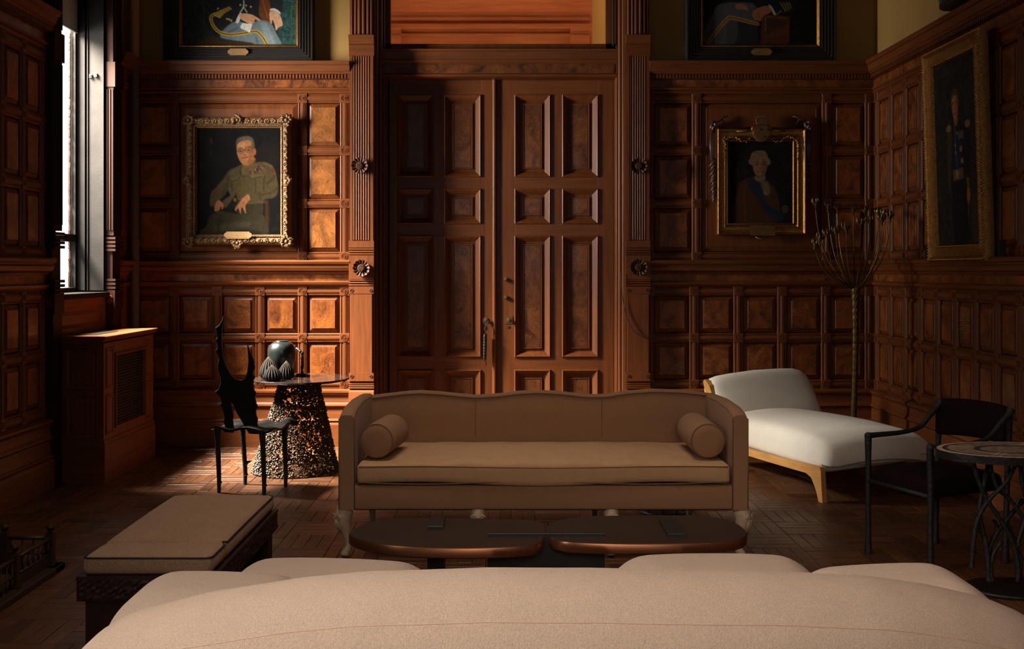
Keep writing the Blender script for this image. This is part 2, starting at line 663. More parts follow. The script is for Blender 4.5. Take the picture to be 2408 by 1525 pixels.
M['leg_paint'] = mat_plain('cream_painted_leg', rgb(184, 158, 130), 0.55, var=0.12, vscale=30)
M['table'] = mat_plain('dark_bronze_top', rgb(50, 38, 31), 0.42, 0.3, var=0.15, vscale=6)
M['table_edge'] = mat_plain('bronze_rim', rgb(134, 86, 58), 0.32, 0.8)
M['table_leg'] = mat_plain('black_leg_panel', rgb(22, 18, 16), 0.5)
M['velvet'] = mat_plain('black_velvet', rgb(26, 14, 15), 0.95, sheen=0.0, spec=0.05)
M['glaze'] = mat_plain('dark_green_glaze', rgb(22, 25, 24), 0.30, var=0.35, vscale=25, coat=0.25)
M['gourd'] = mat_plain('black_ceramic', rgb(18, 16, 15), 0.75, spec=0.1)
M['gourd_rib'] = mat_plain('scraped_rib', rgb(66, 56, 48), 0.8, spec=0.1)
M['table_glass'] = mat_plain('dark_stone_top', rgb(46, 38, 34), 0.10, var=0.6, vscale=16, coat=0.5)
M['rosette'] = mat_plain('carved_dark_rosette', rgb(70, 40, 26), 0.55, coat=0.0, spec=0.2)
M['blind'] = mat_plain('grey_blind_cloth', rgb(150, 156, 150), 0.9)
M['iron'] = mat_plain('blackened_iron', rgb(44, 36, 30), 0.5, 0.5)
M['sculpt'] = mat_plain('aged_brass_stem', rgb(104, 82, 50), 0.34, 0.85, var=0.3, vscale=70)
M['pipe_hi'] = mat_plain('pipe_ochre_paint', rgb(150, 112, 66), 0.6)
M['pipe_lo'] = mat_plain('pipe_dark_paint', rgb(70, 52, 42), 0.6)
M['swag'] = mat_plain('carved_swag', rgb(66, 42, 36), 0.4, coat=0.2)
M['fender'] = mat_plain('dull_brass_fender', rgb(70, 52, 38), 0.5, 0.6)
M['hall_wood'] = mat_wood('hall_panelling', rgb(196, 104, 48), rgb(160, 76, 32), (2, 2, 24), rough=0.5, coat=0.0)
M['hall_yellow'] = mat_plain('hall_plaster', rgb(206, 150, 70), 0.8)
M['cable'] = mat_plain('black_cable', rgb(26, 20, 18), 0.6)
# ================================================================= ROOM
def Pb(s, z, d): return (s, YB - d, z)
def Pl(s, z, d): return (XL + d, s, z)
def Pr(s, z, d): return (XR - d, s, z)


def zb(py): return ZC + (CY - py) * YB / F
def xb(px): return (px - CX) * YB / F


ROOM_TOP = 5.6
YR = -2.0                                       # rear wall

# ---- floor: basket-weave oak, blocks of four planks
floor = tag(MB().box(XL - .3, XR + .1, YR, YB + .6, -0.12, -0.02).build('floor', M['gap']),
            'worn brown oak parquet floor laid in basket weave blocks', 'floor', kind='structure')
BL, PW = 0.275, 0.06875


def plank_mesh(name, along_x, mat):
    b = MB()
    g, c = 0.0010, 0.0018
    hx, hy = (BL / 2 - g, PW / 2 - g) if along_x else (PW / 2 - g, BL / 2 - g)
    b.pbox(lambda s, z, d: (s, z, d), -hx, hx, -hy, hy, -0.022, 0.0, c)
    o = b.build(name, mat)
    me = o.data
    bpy.data.objects.remove(o)
    return me


PMX = plank_mesh('plank', True, M['floor_x'])
PMY = plank_mesh('plank', False, M['floor_y'])
planks = []
rp = random.Random(3)
for i in range(-8, 17):
    for j in range(-20, 12):
        bx, by = -1.18 + i * BL, 5.346 + j * BL
        ax = (i + j) % 2 == 1
        for k in range(4):
            cx = bx + BL / 2 if ax else bx + (k + .5) * PW
            cy = by + (k + .5) * PW if ax else by + BL / 2
            if not (XL - .02 < cx < XR and YR + .1 < cy < YB + .3):
                continue
            planks.append((cx, cy, rp.uniform(-.0016, .0), rp.gauss(0, .0045), rp.gauss(0, .0045), ax))


def plank_seen(p):
    x, y = p[0], p[1]
    if y < 4.3:
        return 0
    px, py = CX + F * x / y, CY + F * ZC / y
    if not (0 < px < 2408 and py < 1330):
        return 0
    for a, b, c, d in ((800, 1190, 1760, 1400), (815, 1200, 1760, 1310), (180, 1165, 640, 1400), (800, 1000, 1757, 1197),
                       (600, 1047, 795, 1125), (130, 1047, 362, 1140), (1757, 980, 2200, 1080)):
        if a < px < c and b < py < d:
            return 0
    if px < 300 or (1040 < py < 1080 and px < 900):
        return 0.3 / y
    return 1.0 / y


planks.sort(key=lambda p: -plank_seen(p))
for cx, cy, cz, rx, ry, ax in planks[:300]:
    o = link('plank', PMX if ax else PMY, floor)
    o.location = (cx, cy, cz)
    o.rotation_euler = (rx, ry, 0)
rest = MB()
for cx, cy, cz, rx, ry, ax in planks[300:]:
    me = PMX if ax else PMY
    rest.add([(v.co.x + cx, v.co.y + cy, v.co.z + cz + v.co.y * rx - v.co.x * ry) for v in me.vertices],
             [tuple(p.vertices) for p in me.polygons], 0 if ax else 1)
o = rest.build('parquet_planks', [M['floor_x'], M['floor_y']], floor, recalc=False)
o['kind'] = 'stuff'

# ---- shells
wb = MB()
wb.box(XL - .25, -1.262, YB + .03, YB + .25, 0, ROOM_TOP).box(1.222, XR + .2, YB + .03, YB + .25, 0, ROOM_TOP)
wall_back = tag(wb.build('wall_back', M['yellow']), 'panelled back wall of reddish mahogany under ochre plaster', 'wall', kind='structure')
wl = MB()
WIN1 = (6.94, 7.83, 1.28, 4.6)
WIN2 = (0.7, 2.0, 1.1, 3.7)
for y0, y1, z0, z1 in ((YR, WIN2[0], 0, ROOM_TOP), (WIN2[1], WIN1[0], 0, ROOM_TOP), (WIN1[1], YB + .2, 0, ROOM_TOP),
                       (WIN1[0], WIN1[1], 0, WIN1[2]), (WIN1[0], WIN1[1], WIN1[3], ROOM_TOP),
                       (WIN2[0], WIN2[1], 0, WIN2[2]), (WIN2[0], WIN2[1], WIN2[3], ROOM_TOP)):
    wl.box(XL - .27, XL - .03, y0, y1, z0, z1)
wall_left = tag(wl.build('wall_left', M['yellow']), 'panelled left wall with the tall bright window', 'wall', kind='structure')
wall_right = tag(MB().box(XR + .03, XR + .25, YR, YB + .2, 0, ROOM_TOP).build('wall_right', M['yellow']),
                 'panelled right wall behind the full-length portrait', 'wall', kind='structure')
wr = MB()
for x0, x1, z0, z1 in ((XL - .2, -1.2, 0, ROOM_TOP), (1.6, XR + .2, 0, ROOM_TOP), (-1.2, 1.6, 0, 1.4), (-1.2, 1.6, 3.8, ROOM_TOP)):
    wr.box(x0, x1, YR - .2, YR, z0, z1)
tag(wr.build('wall_rear', M['dark_wall']), 'plain rear wall behind the camera', 'wall', kind='structure')
tag(MB().box(XL - .2, XR + .2, YR - .2, YB + .2, ROOM_TOP, ROOM_TOP + .1).build('ceiling', M['dark_wall']),
    'plain ceiling above the frame', 'ceiling', kind='structure')

# ---- panelling profiles
RZ_UP = [(zb(242), zb(220)), (zb(365), zb(343)), (zb(489), zb(467)), (zb(613), zb(592))]      # rails of the upper zone
RZ_LO = [(zb(695), zb(673)), (zb(805), zb(783)), (zb(914), zb(892))]


def reeded(t0, t1):
    w_ = t1 - t0
    g = 0.0055
    out = [(t0, -.012), (t0 + .004, -.004)]
    for f_ in (0.20, 0.80):
        c = t0 + w_ * f_
        out += [(c - g, 0.0), (c - g * .3, -.007), (c + g * .3, -.007), (c + g, 0.0)]
        if f_ == 0.2:
            out += [(t0 + w_ * .36, 0.0), (t0 + w_ * .40, .004), (t0 + w_ * .60, .004), (t0 + w_ * .64, 0.0)]
    return out + [(t1 - .004, -.004), (t1, -.012)]


def rail(P, wall, s0, s1, z0, z1):
    MB().extr(P, 's', s0, s1, reeded(z0, z1)).build('rail', M['wood_h'], wall)


def stile(P, wall, s0, s1, z0, z1):
    MB().extr(P, 'z', z0, z1, reeded(s0, s1)).build('stile', M['wood_v'], wall)


def corner_block(P, wall, s0, s1, z0, z1):
    b = MB()
    b.pbox(P, s0, s1, z0, z1, -.03, .006, .003)
    o = b.build('corner_block', M['wood_v'], wall)
    c = MB()
    sc, zc = (s0 + s1) / 2, (z0 + z1) / 2
    R = min(s1 - s0, z1 - z0) * .40
    prof = [(R, .005), (R * .96, .0095), (R * .84, .0095), (R * .78, .002), (R * .66, .002), (R * .60, .0095), (R * .48, .0095),
            (R * .42, .002), (R * .30, .002), (R * .24, .011), (1e-4, .013)]
    n = 16
    vs, fs = [], []
    for r_, d_ in prof:
        for k in range(n):
            a = 2 * math.pi * k / n
            vs.append(P(sc + r_ * math.cos(a), zc + r_ * math.sin(a), d_))
    for i in range(len(prof) - 1):
        for k in range(n):
            fs.append((i * n + k, i * n + (k + 1) % n, (i + 1) * n + (k + 1) % n, (i + 1) * n + k))
    c.add(vs, fs)
    c.build('roundel', M['wood_v'], o)


def panel(P, wall, s0, s1, z0, z1, bev=.040, field=True, mat=None):
    b = MB().rings(P, s0 - .004, s1 + .004, z0 - .004, z1 + .004, [(0, -.030), (.006, -.030), (.010, -.024), (bev, -.010), (bev + .002, -.012)])
    o = b.build('panel', M['wood_v'], wall)
    if field:
        t = bev - .001
        f = MB().pbox(P, s0 + t, s1 - t, z0 + t, z1 - t, -.014, -.003, .002)
        f.build('burl_field', mat or M['burl'], o)
    return o


def horizontal_trim(P, wall, s0, s1, tag_=''):
    """cornice, frieze, dado cap and base along a wall from s0 to s1"""
    z = zb
    MB().extr(P, 's', s0, s1, [(z(187), .02), (z(183), .03), (z(178), .03), (z(176), .055), (z(173), .060), (z(171), .072), (z(158), .085), (z(157), .098),
                               (z(152), .105), (z(149), .112), (z(148), .02)]).build('cornice', M['wood_h'], wall)
    b = MB()
    n = int((s1 - s0) / .0265)
    for k in range(n):
        c = s0 + (k + .5) * (s1 - s0) / n
        b.pbox(P, c - .0078, c + .0078, z(186.5), z(177.5), .02, .052)
    o = b.build('dentils', M['wood_h'], wall)
    o['kind'] = 'stuff'
    MB().extr(P, 's', s0, s1, [(z(207), .008), (z(188), .008)]).build('burl_frieze', M['burl'], wall)
    MB().extr(P, 's', s0, s1, [(z(221), -.005), (z(219), .012), (z(216), .020), (z(213), .012), (z(211), .026), (z(208), .030), (z(206), .010)]).build('frieze_moulding', M['wood_h'], wall)
    MB().extr(P, 's', s0, s1, [(z(645), .012), (z(640), .030), (z(638), .026), (z(636), .050), (z(628), .062), (z(625), .052), (z(622), .056), (z(620), .072),
                               (z(615), .078), (z(612), .066), (z(610), .0)]).build('dado_cap', M['wood_h'], wall)
    MB().extr(P, 's', s0, s1, [(z(660), .008), (z(645), .008)]).build('burl_frieze', M['burl'], wall)
    MB().extr(P, 's', s0, s1, [(z(674), -.004), (z(671), .014), (z(668), .026), (z(663), .032), (z(660), .010)]).build('dado_moulding', M['wood_h'], wall)
    MB().extr(P, 's', s0, s1, [(z(956), .030), (z(952), .050), (z(948), .046), (z(944), .034), (z(928), .030), (z(924), .040), (z(921), .050),
                               (z(917), .050), (z(914), .022), (z(913), .0)]).build('base_moulding', M['wood_h'], wall)
    MB().extr(P, 's', s0, s1, [(0.0, .062), (z(996), .062), (z(992), .056), (z(990), .050), (z(986), .060), (z(984), .056), (z(982), .040), (z(956), .034)]).build('baseboard', M['wood_h'], wall)


def zone(P, wall, cols, stiles, rails, bev=.04, mat=None):
    """cols: panel spans, stiles: stile spans, rails: (z0, z1) top to bottom"""
    for a, b in stiles:
        for k in range(len(rails) - 1):
            stile(P, wall, a, b, rails[k + 1][1], rails[k][0])
        for r0, r1 in rails:
            corner_block(P, wall, a, b, r0, r1)
    for a, b in cols:
        for r0, r1 in rails:
            rail(P, wall, a, b, r0, r1)
        for k in range(len(rails) - 1):
            panel(P, wall, a, b, rails[k + 1][1], rails[k][0], bev, True, mat)


# ---- back wall, left of the door
sx_ = lambda *t: [(xb(a), xb(b)) for a, b in t]
XE, XF = xb(825), xb(1524)
horizontal_trim(Pb, wall_back, XL, XE)
zone(Pb, wall_back, sx_((319, 398), (722.5, 799)), sx_((398, 421), (700, 722.5), (799, 822)), RZ_UP, .036, M['burl_gold'])
a, b = xb(421), xb(700)
rail(Pb, wall_back, a, b, *RZ_UP[0])
rail(Pb, wall_back, a, b, *RZ_UP[3])
panel(Pb, wall_back, a, b, RZ_UP[3][1], RZ_UP[0][0], .050, False)
zone(Pb, wall_back, sx_((319, 398), (421, 499), (522.5, 600), (623, 700), (722.5, 799)),
     sx_((398, 421), (499, 522.5), (600, 623), (700, 722.5), (799, 822)), RZ_LO)
# ---- right of the door
horizontal_trim(Pb, wall_back, XF, XR)
zone(Pb, wall_back, sx_((1540, 1627), (1956, 2034)), sx_((1525, 1540), (1627, 1650), (1933, 1956), (2034, 2055)), RZ_UP)
a, b = xb(1650), xb(1933)
rail(Pb, wall_back, a, b, *RZ_UP[0])
rail(Pb, wall_back, a, b, *RZ_UP[3])
panel(Pb, wall_back, a, b, RZ_UP[3][1], RZ_UP[0][0], .050, False)
zone(Pb, wall_back, sx_((1540, 1621), (1644, 1725), (1748, 1828), (1851, 1931), (1954, 2034)),
     sx_((1525, 1540), (1621, 1644), (1725, 1748), (1828, 1851), (1931, 1954), (2034, 2055)), RZ_LO)

# ---- right wall, panels on a pitch of 0.291
horizontal_trim(Pr, wall_right, 3.0, YB)
cols, sts = [], []
y = 8.378
k = 0
while y > 3.2:
    cols.append((y - .212, y))
    sts.append((y - .291, y - .212))
    y -= .291
sts.append((8.378, YB))
zone(Pr, wall_right, cols, sts, RZ_LO, .034)
zone(Pr, wall_right, cols, sts, RZ_UP, .034)
MB().box(XR - .02, XR + .03, YR, 3.05, 0, zb(150)).build('plain_panelling', M['wood_v'], wall_right)

# ---- left wall between the window and the fireplace side
horizontal_trim(Pl, wall_left, 2.1, 6.80)
cols, sts = [], []
y = 6.737
while y > 5.0:
    cols.append((y - .217, y))
    sts.append((y - .277, y - .217))
    y -= .277
sts.append((6.737, 6.80))
zone(Pl, wall_left, cols, sts, RZ_LO, .036)
zone(Pl, wall_left, cols, sts, RZ_UP, .036)
MB().box(XL - .03, XL + .02, 2.1, 5.0, 0, zb(150)).build('plain_panelling', M['wood_v'], wall_left)
# dark strip between the far casing and the corner
horizontal_trim(Pl, wall_left, 8.0, YB)
MB().box(XL - .03, XL, 7.98, YB, 0, zb(150)).build('plain_panelling', M['wood_v'], wall_left)
# apron under the window
MB().rings(Pl, 6.95, 7.83, .95, 1.25, [(0, -.028), (0, 0), (.05, 0), (.055, -.02), (.09, -.02), (.12, -.008)]).build('apron_panel', M['wood_h'], wall_left)

# ---- window casings
def casing(y0, y1, d):
    b = MB()
    b.box(XL - .03, XL + d, y0, y1, 0, 1.16)
    b.box(XL - .03, XL + d + .012, y0 - .006, y1 + .006, 1.16, 1.30)
    for k in range(3):
        z = 1.31 + .03 * k
        b.box(XL - .03, XL + d + .016, y0 - .008, y1 + .008, z, z + .018)
    b.box(XL - .03, XL + d - .01, y0 + .004, y1 - .004, 1.30, 1.66)
    for k in range(4):
        z = 1.60 + .03 * k
        b.box(XL - .03, XL + d + .016, y0 - .008, y1 + .008, z, z + .018)
    b.box(XL - .03, XL + d, y0, y1, 1.72, 2.86)
    b.box(XL - .03, XL + d + .014, y0 - .008, y1 + .008, 2.86, 3.05)
    b.box(XL - .03, XL + d - .004, y0, y1, 3.05, 4.7)
    n = 3
    for k in range(n):
        c = y0 + (k + .5) * (y1 - y0) / n
        b.tube([(XL + d, c, 1.76), (XL + d, c, 2.84)], .014, 8)
        b.tube([(XL + d, c, 3.08), (XL + d, c, 4.68)], .014, 8)
        b.tube([(XL + (k + .7) * d / n, y0, 1.76), (XL + (k + .7) * d / n, y0, 2.84)], .009, 8)
    o = b.build('window_casing', M['casing'], wall_left)
    s = MB()
    for zz in (1.215, 1.245):
        s.tube([(XL + d * .55 + .018 * math.cos(t) * (1 - t / 14), y0 - .010, zz + .018 * math.sin(t) * (1 - t / 14)) for t in [q * .5 for q in range(20)]], .004, 5)
    s.build('scroll', M['wood_v'], o)
    return o


casing(6.80, 6.94, .050)
casing(7.83, 7.99, .062)


# ---- window_1: grey painted reveal, glass, meeting rail, sill
def window(name, y0, y1, z0, z1, label, full=True):
    root = thing(name, label, 'window', (XL - .22, (y0 + y1) / 2, z0), kind='structure')
    xg = XL - .225
    for ya, yb_, s in ((y0, y0 + .004, 1), (y1 - .004, y1, -1)):
        b = MB()
        b.box(xg - .04, XL + .005, ya, yb_, z0, z1)
        yf = yb_ if s > 0 else ya
        for x0, x1 in ((xg + .006, xg + .075), (xg + .092, XL - .006)):
            ysl = sorted((yf, yf + s * .012))
            b.box(x0, x1, ysl[0], ysl[1], z0 + .02, z1)
            b.box(x0, x0 + .006, ysl[0] - (0 if s > 0 else .008), ysl[1] + (.008 if s > 0 else 0), z0 + .02, z1)
            b.box(x1 - .006, x1, ysl[0] - (0 if s > 0 else .008), ysl[1] + (.008 if s > 0 else 0), z0 + .02, z1)
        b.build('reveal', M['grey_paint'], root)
    MB().box(xg - .05, XL + .03, y0, y1, z0 - .03, z0 + .006).build('sill', M['grey_paint'], root)
    MB().box(xg - .05, XL, y0, y1, z1, z1 + .03).build('head', M['grey_paint'], root)
    zm = z0 + (1.69 - 1.28)
    for za, zt in ((z0 + .006, zm), (zm, z1)):
        f = MB()
        f.box(xg - .03, xg + .01, y0 + .004, y0 + .04, za, zt).box(xg - .03, xg + .01, y1 - .04, y1 - .004, za, zt)
        f.box(xg - .03, xg + .01, y0 + .04, y1 - .04, za, za + .035).box(xg - .03, xg + .01, y0 + .04, y1 - .04, zt - .02, zt)
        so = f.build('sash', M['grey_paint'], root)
        MB().box(xg - .012, xg - .008, y0 + .04, y1 - .04, za + .035, zt - .02).build('pane', M['glass'], so)
    if full:
        MB().box(xg + .012, xg + .016, y0 + .006, y1 - .006, 3.27, z1 - .03).tube([(xg + .014, y0 + .006, 3.27), (xg + .014, y1 - .006, 3.27)], .008, 8).build('roller_blind', M['blind'], root)
        c = MB()
        for zz in (2.93, 2.945):
            c.box(xg + .11, xg + .13, y1 - .03, y1 - .016, zz - .005, zz + .004)
            c.box(xg + .15, xg + .17, y1 - .03, y1 - .016, zz, zz + .012)
        c.build('catch', M['iron'], root)
        e = MB()
        rr = random.Random(5)
        zz = z0 + .04
        while zz < 3.3:
            h = rr.uniform(.012, .035)
            e.box(xg - .036, xg - .024, y1 - .044 - rr.uniform(.004, .018), y1 - .030, zz, zz + h)
            zz += h * .9
        e.build('ragged_putty', M['casing'], root)['kind'] = 'stuff'
    return root


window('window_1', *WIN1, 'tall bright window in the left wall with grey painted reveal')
window('window_2', *WIN2, 'assumed tall window in the left wall beside the camera, carrying fill light', False)
r3 = thing('window_3', 'wide window added in the rear wall behind the camera to carry fill light', 'window', (.2, YR, 1.4), kind='structure')
b = MB()
for x in (-1.2, -.27, .66, 1.55):
    b.box(x, x + .05, YR - .12, YR - .05, 1.4, 3.8)
b.box(-1.2, 1.6, YR - .12, YR - .05, 1.4, 1.45).box(-1.2, 1.6, YR - .12, YR - .05, 3.75, 3.8)
b.build('sash', M['grey_paint'], r3)
MB().box(-1.2, 1.6, YR - .09, YR - .085, 1.42, 3.78).build('pane', M['glass'], r3)

# ---- the left corner pipe
pr_ = thing('heating_pipe', 'vertical pipe in the left back corner, ochre above and dark below', 'pipe', (-2.99, 8.30, 0))
MB().tube([(-2.985, 8.30, 0), (-2.985, 8.30, 3.14)], .036, 14).build('lower_pipe', M['pipe_lo'], pr_, True, auto=40)
MB().tube([(-2.985, 8.30, 3.14), (-2.985, 8.30, ROOM_TOP)], .036, 14).tube([(-2.99, 8.37, 3.10), (-2.99, 8.37, ROOM_TOP)], .018, 10).build('upper_pipe', M['pipe_hi'], pr_, True, auto=40)
for z0_, z1_, r__ in ((1.65, 1.70, .044), (1.55, 1.58, .042)):
    MB().tube([(-2.985, 8.30, z0_), (-2.985, 8.30, z1_)], r__, 14).build('coupling', M['pipe_lo'], pr_, True, auto=40)

# ---- pilasters beside the door
YP = YB - .055


def zp(py): return ZC + (CY - py) * YP / F


def Pp(s, z, d): return (s, YP - d, z)


def pilaster(n, px0, px1, label):
    x0, x1 = PX(px0, YP), PX(px1, YP)
    w_ = x1 - x0
    root = thing('trim_%d' % n, label, 'pilaster', ((x0 + x1) / 2, YB, 0), kind='structure')
    MB().box(x0, x1, YP, YB + .12, 0, ROOM_TOP - .01).build('shaft', M['wood_v'], root)

    def reeds(z0, z1, nn, m0, rad):
        for k in range(nn):
            c = x0 + w_ * m0 + (k + .5) * w_ * (1 - 2 * m0) / nn
            MB().tube([(c, YP - .002, z0), (c, YP - .002, z1)], rad, 8).build('reed', M['wood_v'], root, True, auto=50)
    reeds(zp(564), zp(133), 7, .14, w_ * .72 / 7 * .46)
    # the channel behind the reeds and the margins
    MB().box(x0, x0 + w_ * .13, YP - .012, YP, zp(566), zp(132)).box(x1 - w_ * .13, x1, YP - .012, YP, zp(566), zp(132)).build('margin', M['wood_v'], root)
    # upper cluster of larger reeds above the capital block
    for k, (f_, r_) in enumerate(((.10, .010), (.26, .012), (.42, .015), (.60, .015), (.78, .012), (.92, .008))):
        MB().tube([(x0 + w_ * f_, YP - .004, zp(83)), (x0 + w_ * f_, YP - .004, ROOM_TOP - .02)], r_ * 1.3, 8).build('reed', M['wood_v'], root, True, auto=50)
    e = .006
    MB().extr(Pp, 's', x0 - e, x1 + e, [(zp(132), .004), (zp(108), .006), (zp(106), .018), (zp(104), .012), (zp(100), .016), (zp(96), .030), (zp(90), .034), (zp(87), .045),
                                        (zp(84), .045), (zp(83), 0)], -.05).build('capital', M['wood_h'], root)

    def bands(pa, pb, nn):
        h = (zp(pa) - zp(pb)) / nn
        for k in range(nn):
            zc = zp(pb) + (k + .5) * h
            MB().tube([(x0 - e, YP - .010, zc), (x1 + e, YP - .010, zc)], h * .40, 8).build('reed', M['wood_h'], root, True, auto=50)
    MB().box(x0 - e, x1 + e, YP - .016, YP, zp(582), zp(566)).build('block', M['wood_v'], root)
    bands(583, 600, 3)
    MB().box(x0 - e, x1 + e, YP - .018, YP, zp(656), zp(600)).build('block', M['wood_v'], root)
    bands(656, 673, 3)
    pl = MB()
    pl.box(x0 + .010, x1 - .010, YP - .020, YP, zp(895), zp(673))
    pl.box(x0 - .004, x1 + .004, YP - .0225, YP, zp(690), zp(673)).box(x0 - .004, x1 + .004, YP - .0225, YP, zp(895), zp(876))
    po = pl.build('plain_panel', M['wood_v'], root)
    for cx, sgn in ((x0 + .018, 1), (x1 - .018, -1)):
        for cz in (zp(683), zp(884)):
            s = MB()
            s.tube([(cx + sgn * .016 * math.cos(t) * (1 - t / 13), YP - .0235, cz + .016 * math.sin(t) * (1 - t / 13)) for t in [q * .45 for q in range(24)]], .0028, 5)
            s.build('scroll', M['rosette'], po)
    bands(895, 914, 4)
    MB().extr(Pp, 's', x0 - e, x1 + e, [(0, .05), (zp(990), .05), (zp(984), .035), (zp(950), .03), (zp(945), .04), (zp(920), .025), (zp(914), .0)], -.03).build('plinth', M['wood_h'], root)
    return root


pil1 = pilaster(1, 822.5, 878, 'reeded mahogany pilaster left of the double door')
pil2 = pilaster(2, 1473, 1527, 'reeded mahogany pilaster right of the double door')


def rosette(px, py, R, name, label):
    c = at(px, py, YP - .02)
    root = thing('rosette', label, 'carving', c)
    dish, np_ = MB(), 14
    nr = 9
    vs, fs = [], []
    n = np_ * 6
    for i in range(nr):
        r_ = R * i / (nr - 1)
        for k in range(n):
            a = 2 * math.pi * k / n
            pet = abs(math.cos(a * np_ / 2))
            edge = 1 - .10 * (1 - pet) * (i / (nr - 1)) ** 2
            t = i / (nr - 1)
            d = .012 + .022 * math.sin(t * math.pi * .55) * (0.55 + .45 * pet) + (.010 * t ** 6)
            vs.append((c.x + r_ * edge * math.cos(a), c.y - d, c.z + r_ * edge * math.sin(a)))
    for i in range(nr - 1):
        for k in range(n):
            fs.append((i * n + k, i * n + (k + 1) % n, (i + 1) * n + (k + 1) % n, (i + 1) * n + k))
    m_ = len(vs)
    for k in range(n):
        a = 2 * math.pi * k / n
        vs.append((c.x + R * .8 * math.cos(a), c.y + .004, c.z + R * .8 * math.sin(a)))
    for k in range(n):
        fs.append(((nr - 1) * n + k, (nr - 1) * n + (k + 1) % n, m_ + (k + 1) % n, m_ + k))
    dish.add(vs, fs)
    dish.build('petals', M['rosette'], root, True, auto=50)
    b = MB()
    b.lathe([(R * .44, .0), (R * .46, .012), (R * .40, .020), (R * .34, .016)], (c.x, c.y - .022, c.z), 18, M=Matrix.Rotation(math.pi / 2, 4, 'X').to_3x3())
    rr = random.Random(2)
    for k in range(26):
        a, q = k * 2.39996, R * .33 * math.sqrt(k / 26)
        b.ball((c.x + q * math.cos(a), c.y - .040, c.z + q * math.sin(a)), R * .075, 6, 4)
    b.build('seed_boss', M['rosette'], root, True)
    return root


rosette(847, 390, .068, 'a', 'dark carved rosette high on the left pilaster, over the reeds')
rosette(851, 630, .070, 'b', 'dark carved rosette on the square block of the left pilaster')
rosette(1501, 391, .068, 'c', 'dark carved rosette high on the right pilaster, over the reeds')
rosette(1501, 628, .070, 'd', 'dark carved rosette on the square block of the right pilaster')

# ---- door frame, transom and doors
YD = 8.74


def zd(py): return ZC + (CY - py) * YD / F
def xd(px): return (px - CX) * YD / F
def Pd(s, z, d): return (s, YD - d, z)


def jamb(n, xo, xi, label):
    s = 1 if xi > xo else -1
    root = thing('trim_%d' % n, label, 'door jamb', (xo, YB, 0), kind='structure')
    w_ = abs(xi - xo)
    steps = [(0.0, YP + .002), (.10, YP + .002), (.14, YP + .05), (.30, YP + .06), (.34, YP + .14), (.62, YP + .15), (.66, YP + .22), (.86, YP + .23), (.9, YD - .02), (1.0, YD - .01), (1.02, YD + .06)]
    for k in range(0, len(steps) - 1, 2):
        t0, y0 = steps[k]
        t1, y1 = steps[k + 1]
        xa, xb_ = sorted((xo + s * w_ * t0, xo + s * w_ * min(1.0, t1 + .05)))
        MB().box(xa, xb_, y0, YD + .07, 0, ROOM_TOP - .02).build('moulding', M['door'], root)
    for t, y, r_ in ((.22, YP + .052, .012), (.50, YP + .142, .017), (.76, YP + .222, .011)):
        MB().tube([(xo + s * w_ * t, y, .0), (xo + s * w_ * t, y, ROOM_TOP - .02)], r_, 10).build('bead', M['door'], root, True, auto=50)
    return root


jamb(3, PX(878, YP) + .001, xd(912), 'stepped dark door jamb beside the left pilaster')
jamb(4, PX(1473, YP) - .001, xd(1443), 'stepped dark door jamb beside the right pilaster')

YT = 8.62


def zt(py): return ZC + (CY - py) * YT / F


def Pt(s, z, d): return (s, YT - d, z)


tb = thing('trim_5', 'dark transom bar with a burl frieze above the double door', 'transom bar', (0, YT, 3.1), kind='structure')
MB().extr(Pt, 's', PX(893, YT), PX(1452, YT), [(zt(182), .0), (zt(180), .02), (zt(176), .025), (zt(173), .012), (zt(150), .012), (zt(147), .026), (zt(143), .032), (zt(140), .028), (zt(124), .034),
                                           (zt(122), .05), (zt(118), .055), (zt(117), -.1)], -.2).build('bar', M['door_h'], tb)
MB().pbox(Pt, PX(905, YT), PX(1445, YT), zt(172), zt(151), .0, .016, .002).build('burl_frieze', M['burl_d'], tb)
# transom light
tw = thing('window_4', 'clear transom window above the double door showing the orange hall', 'window', (0, YT, 3.3), kind='structure')
f = MB()
xa, xb_, za = PX(898, YT + .05), PX(1446, YT + .05), zt(117)
f.box(xa, PX(918, YT + .03), YT + .03, YT + .09, za, ROOM_TOP - .02).box(PX(1425, YT + .03), xb_, YT + .03, YT + .09, za, ROOM_TOP - .02).box(xa, xb_, YT + .03, YT + .09, za, ZC + (CY - 103) * (YT + .03) / F)
so = f.build('sash', M['door'], tw)
MB().box(PX(916, YT + .05), PX(1427, YT + .05), YT + .056, YT + .060, zt(105), ROOM_TOP - .02).build('pane', M['glass'], so)
MB().tube([(xa + .02, YT + .0, za + .03), (xa + .02, YT, ROOM_TOP - .1)], .008, 8).tube([(xb_ - .02, YT + .0, za + .03), (xb_ - .02, YT, ROOM_TOP - .1)], .008, 8).build('stay_rod', M['iron'], tw)


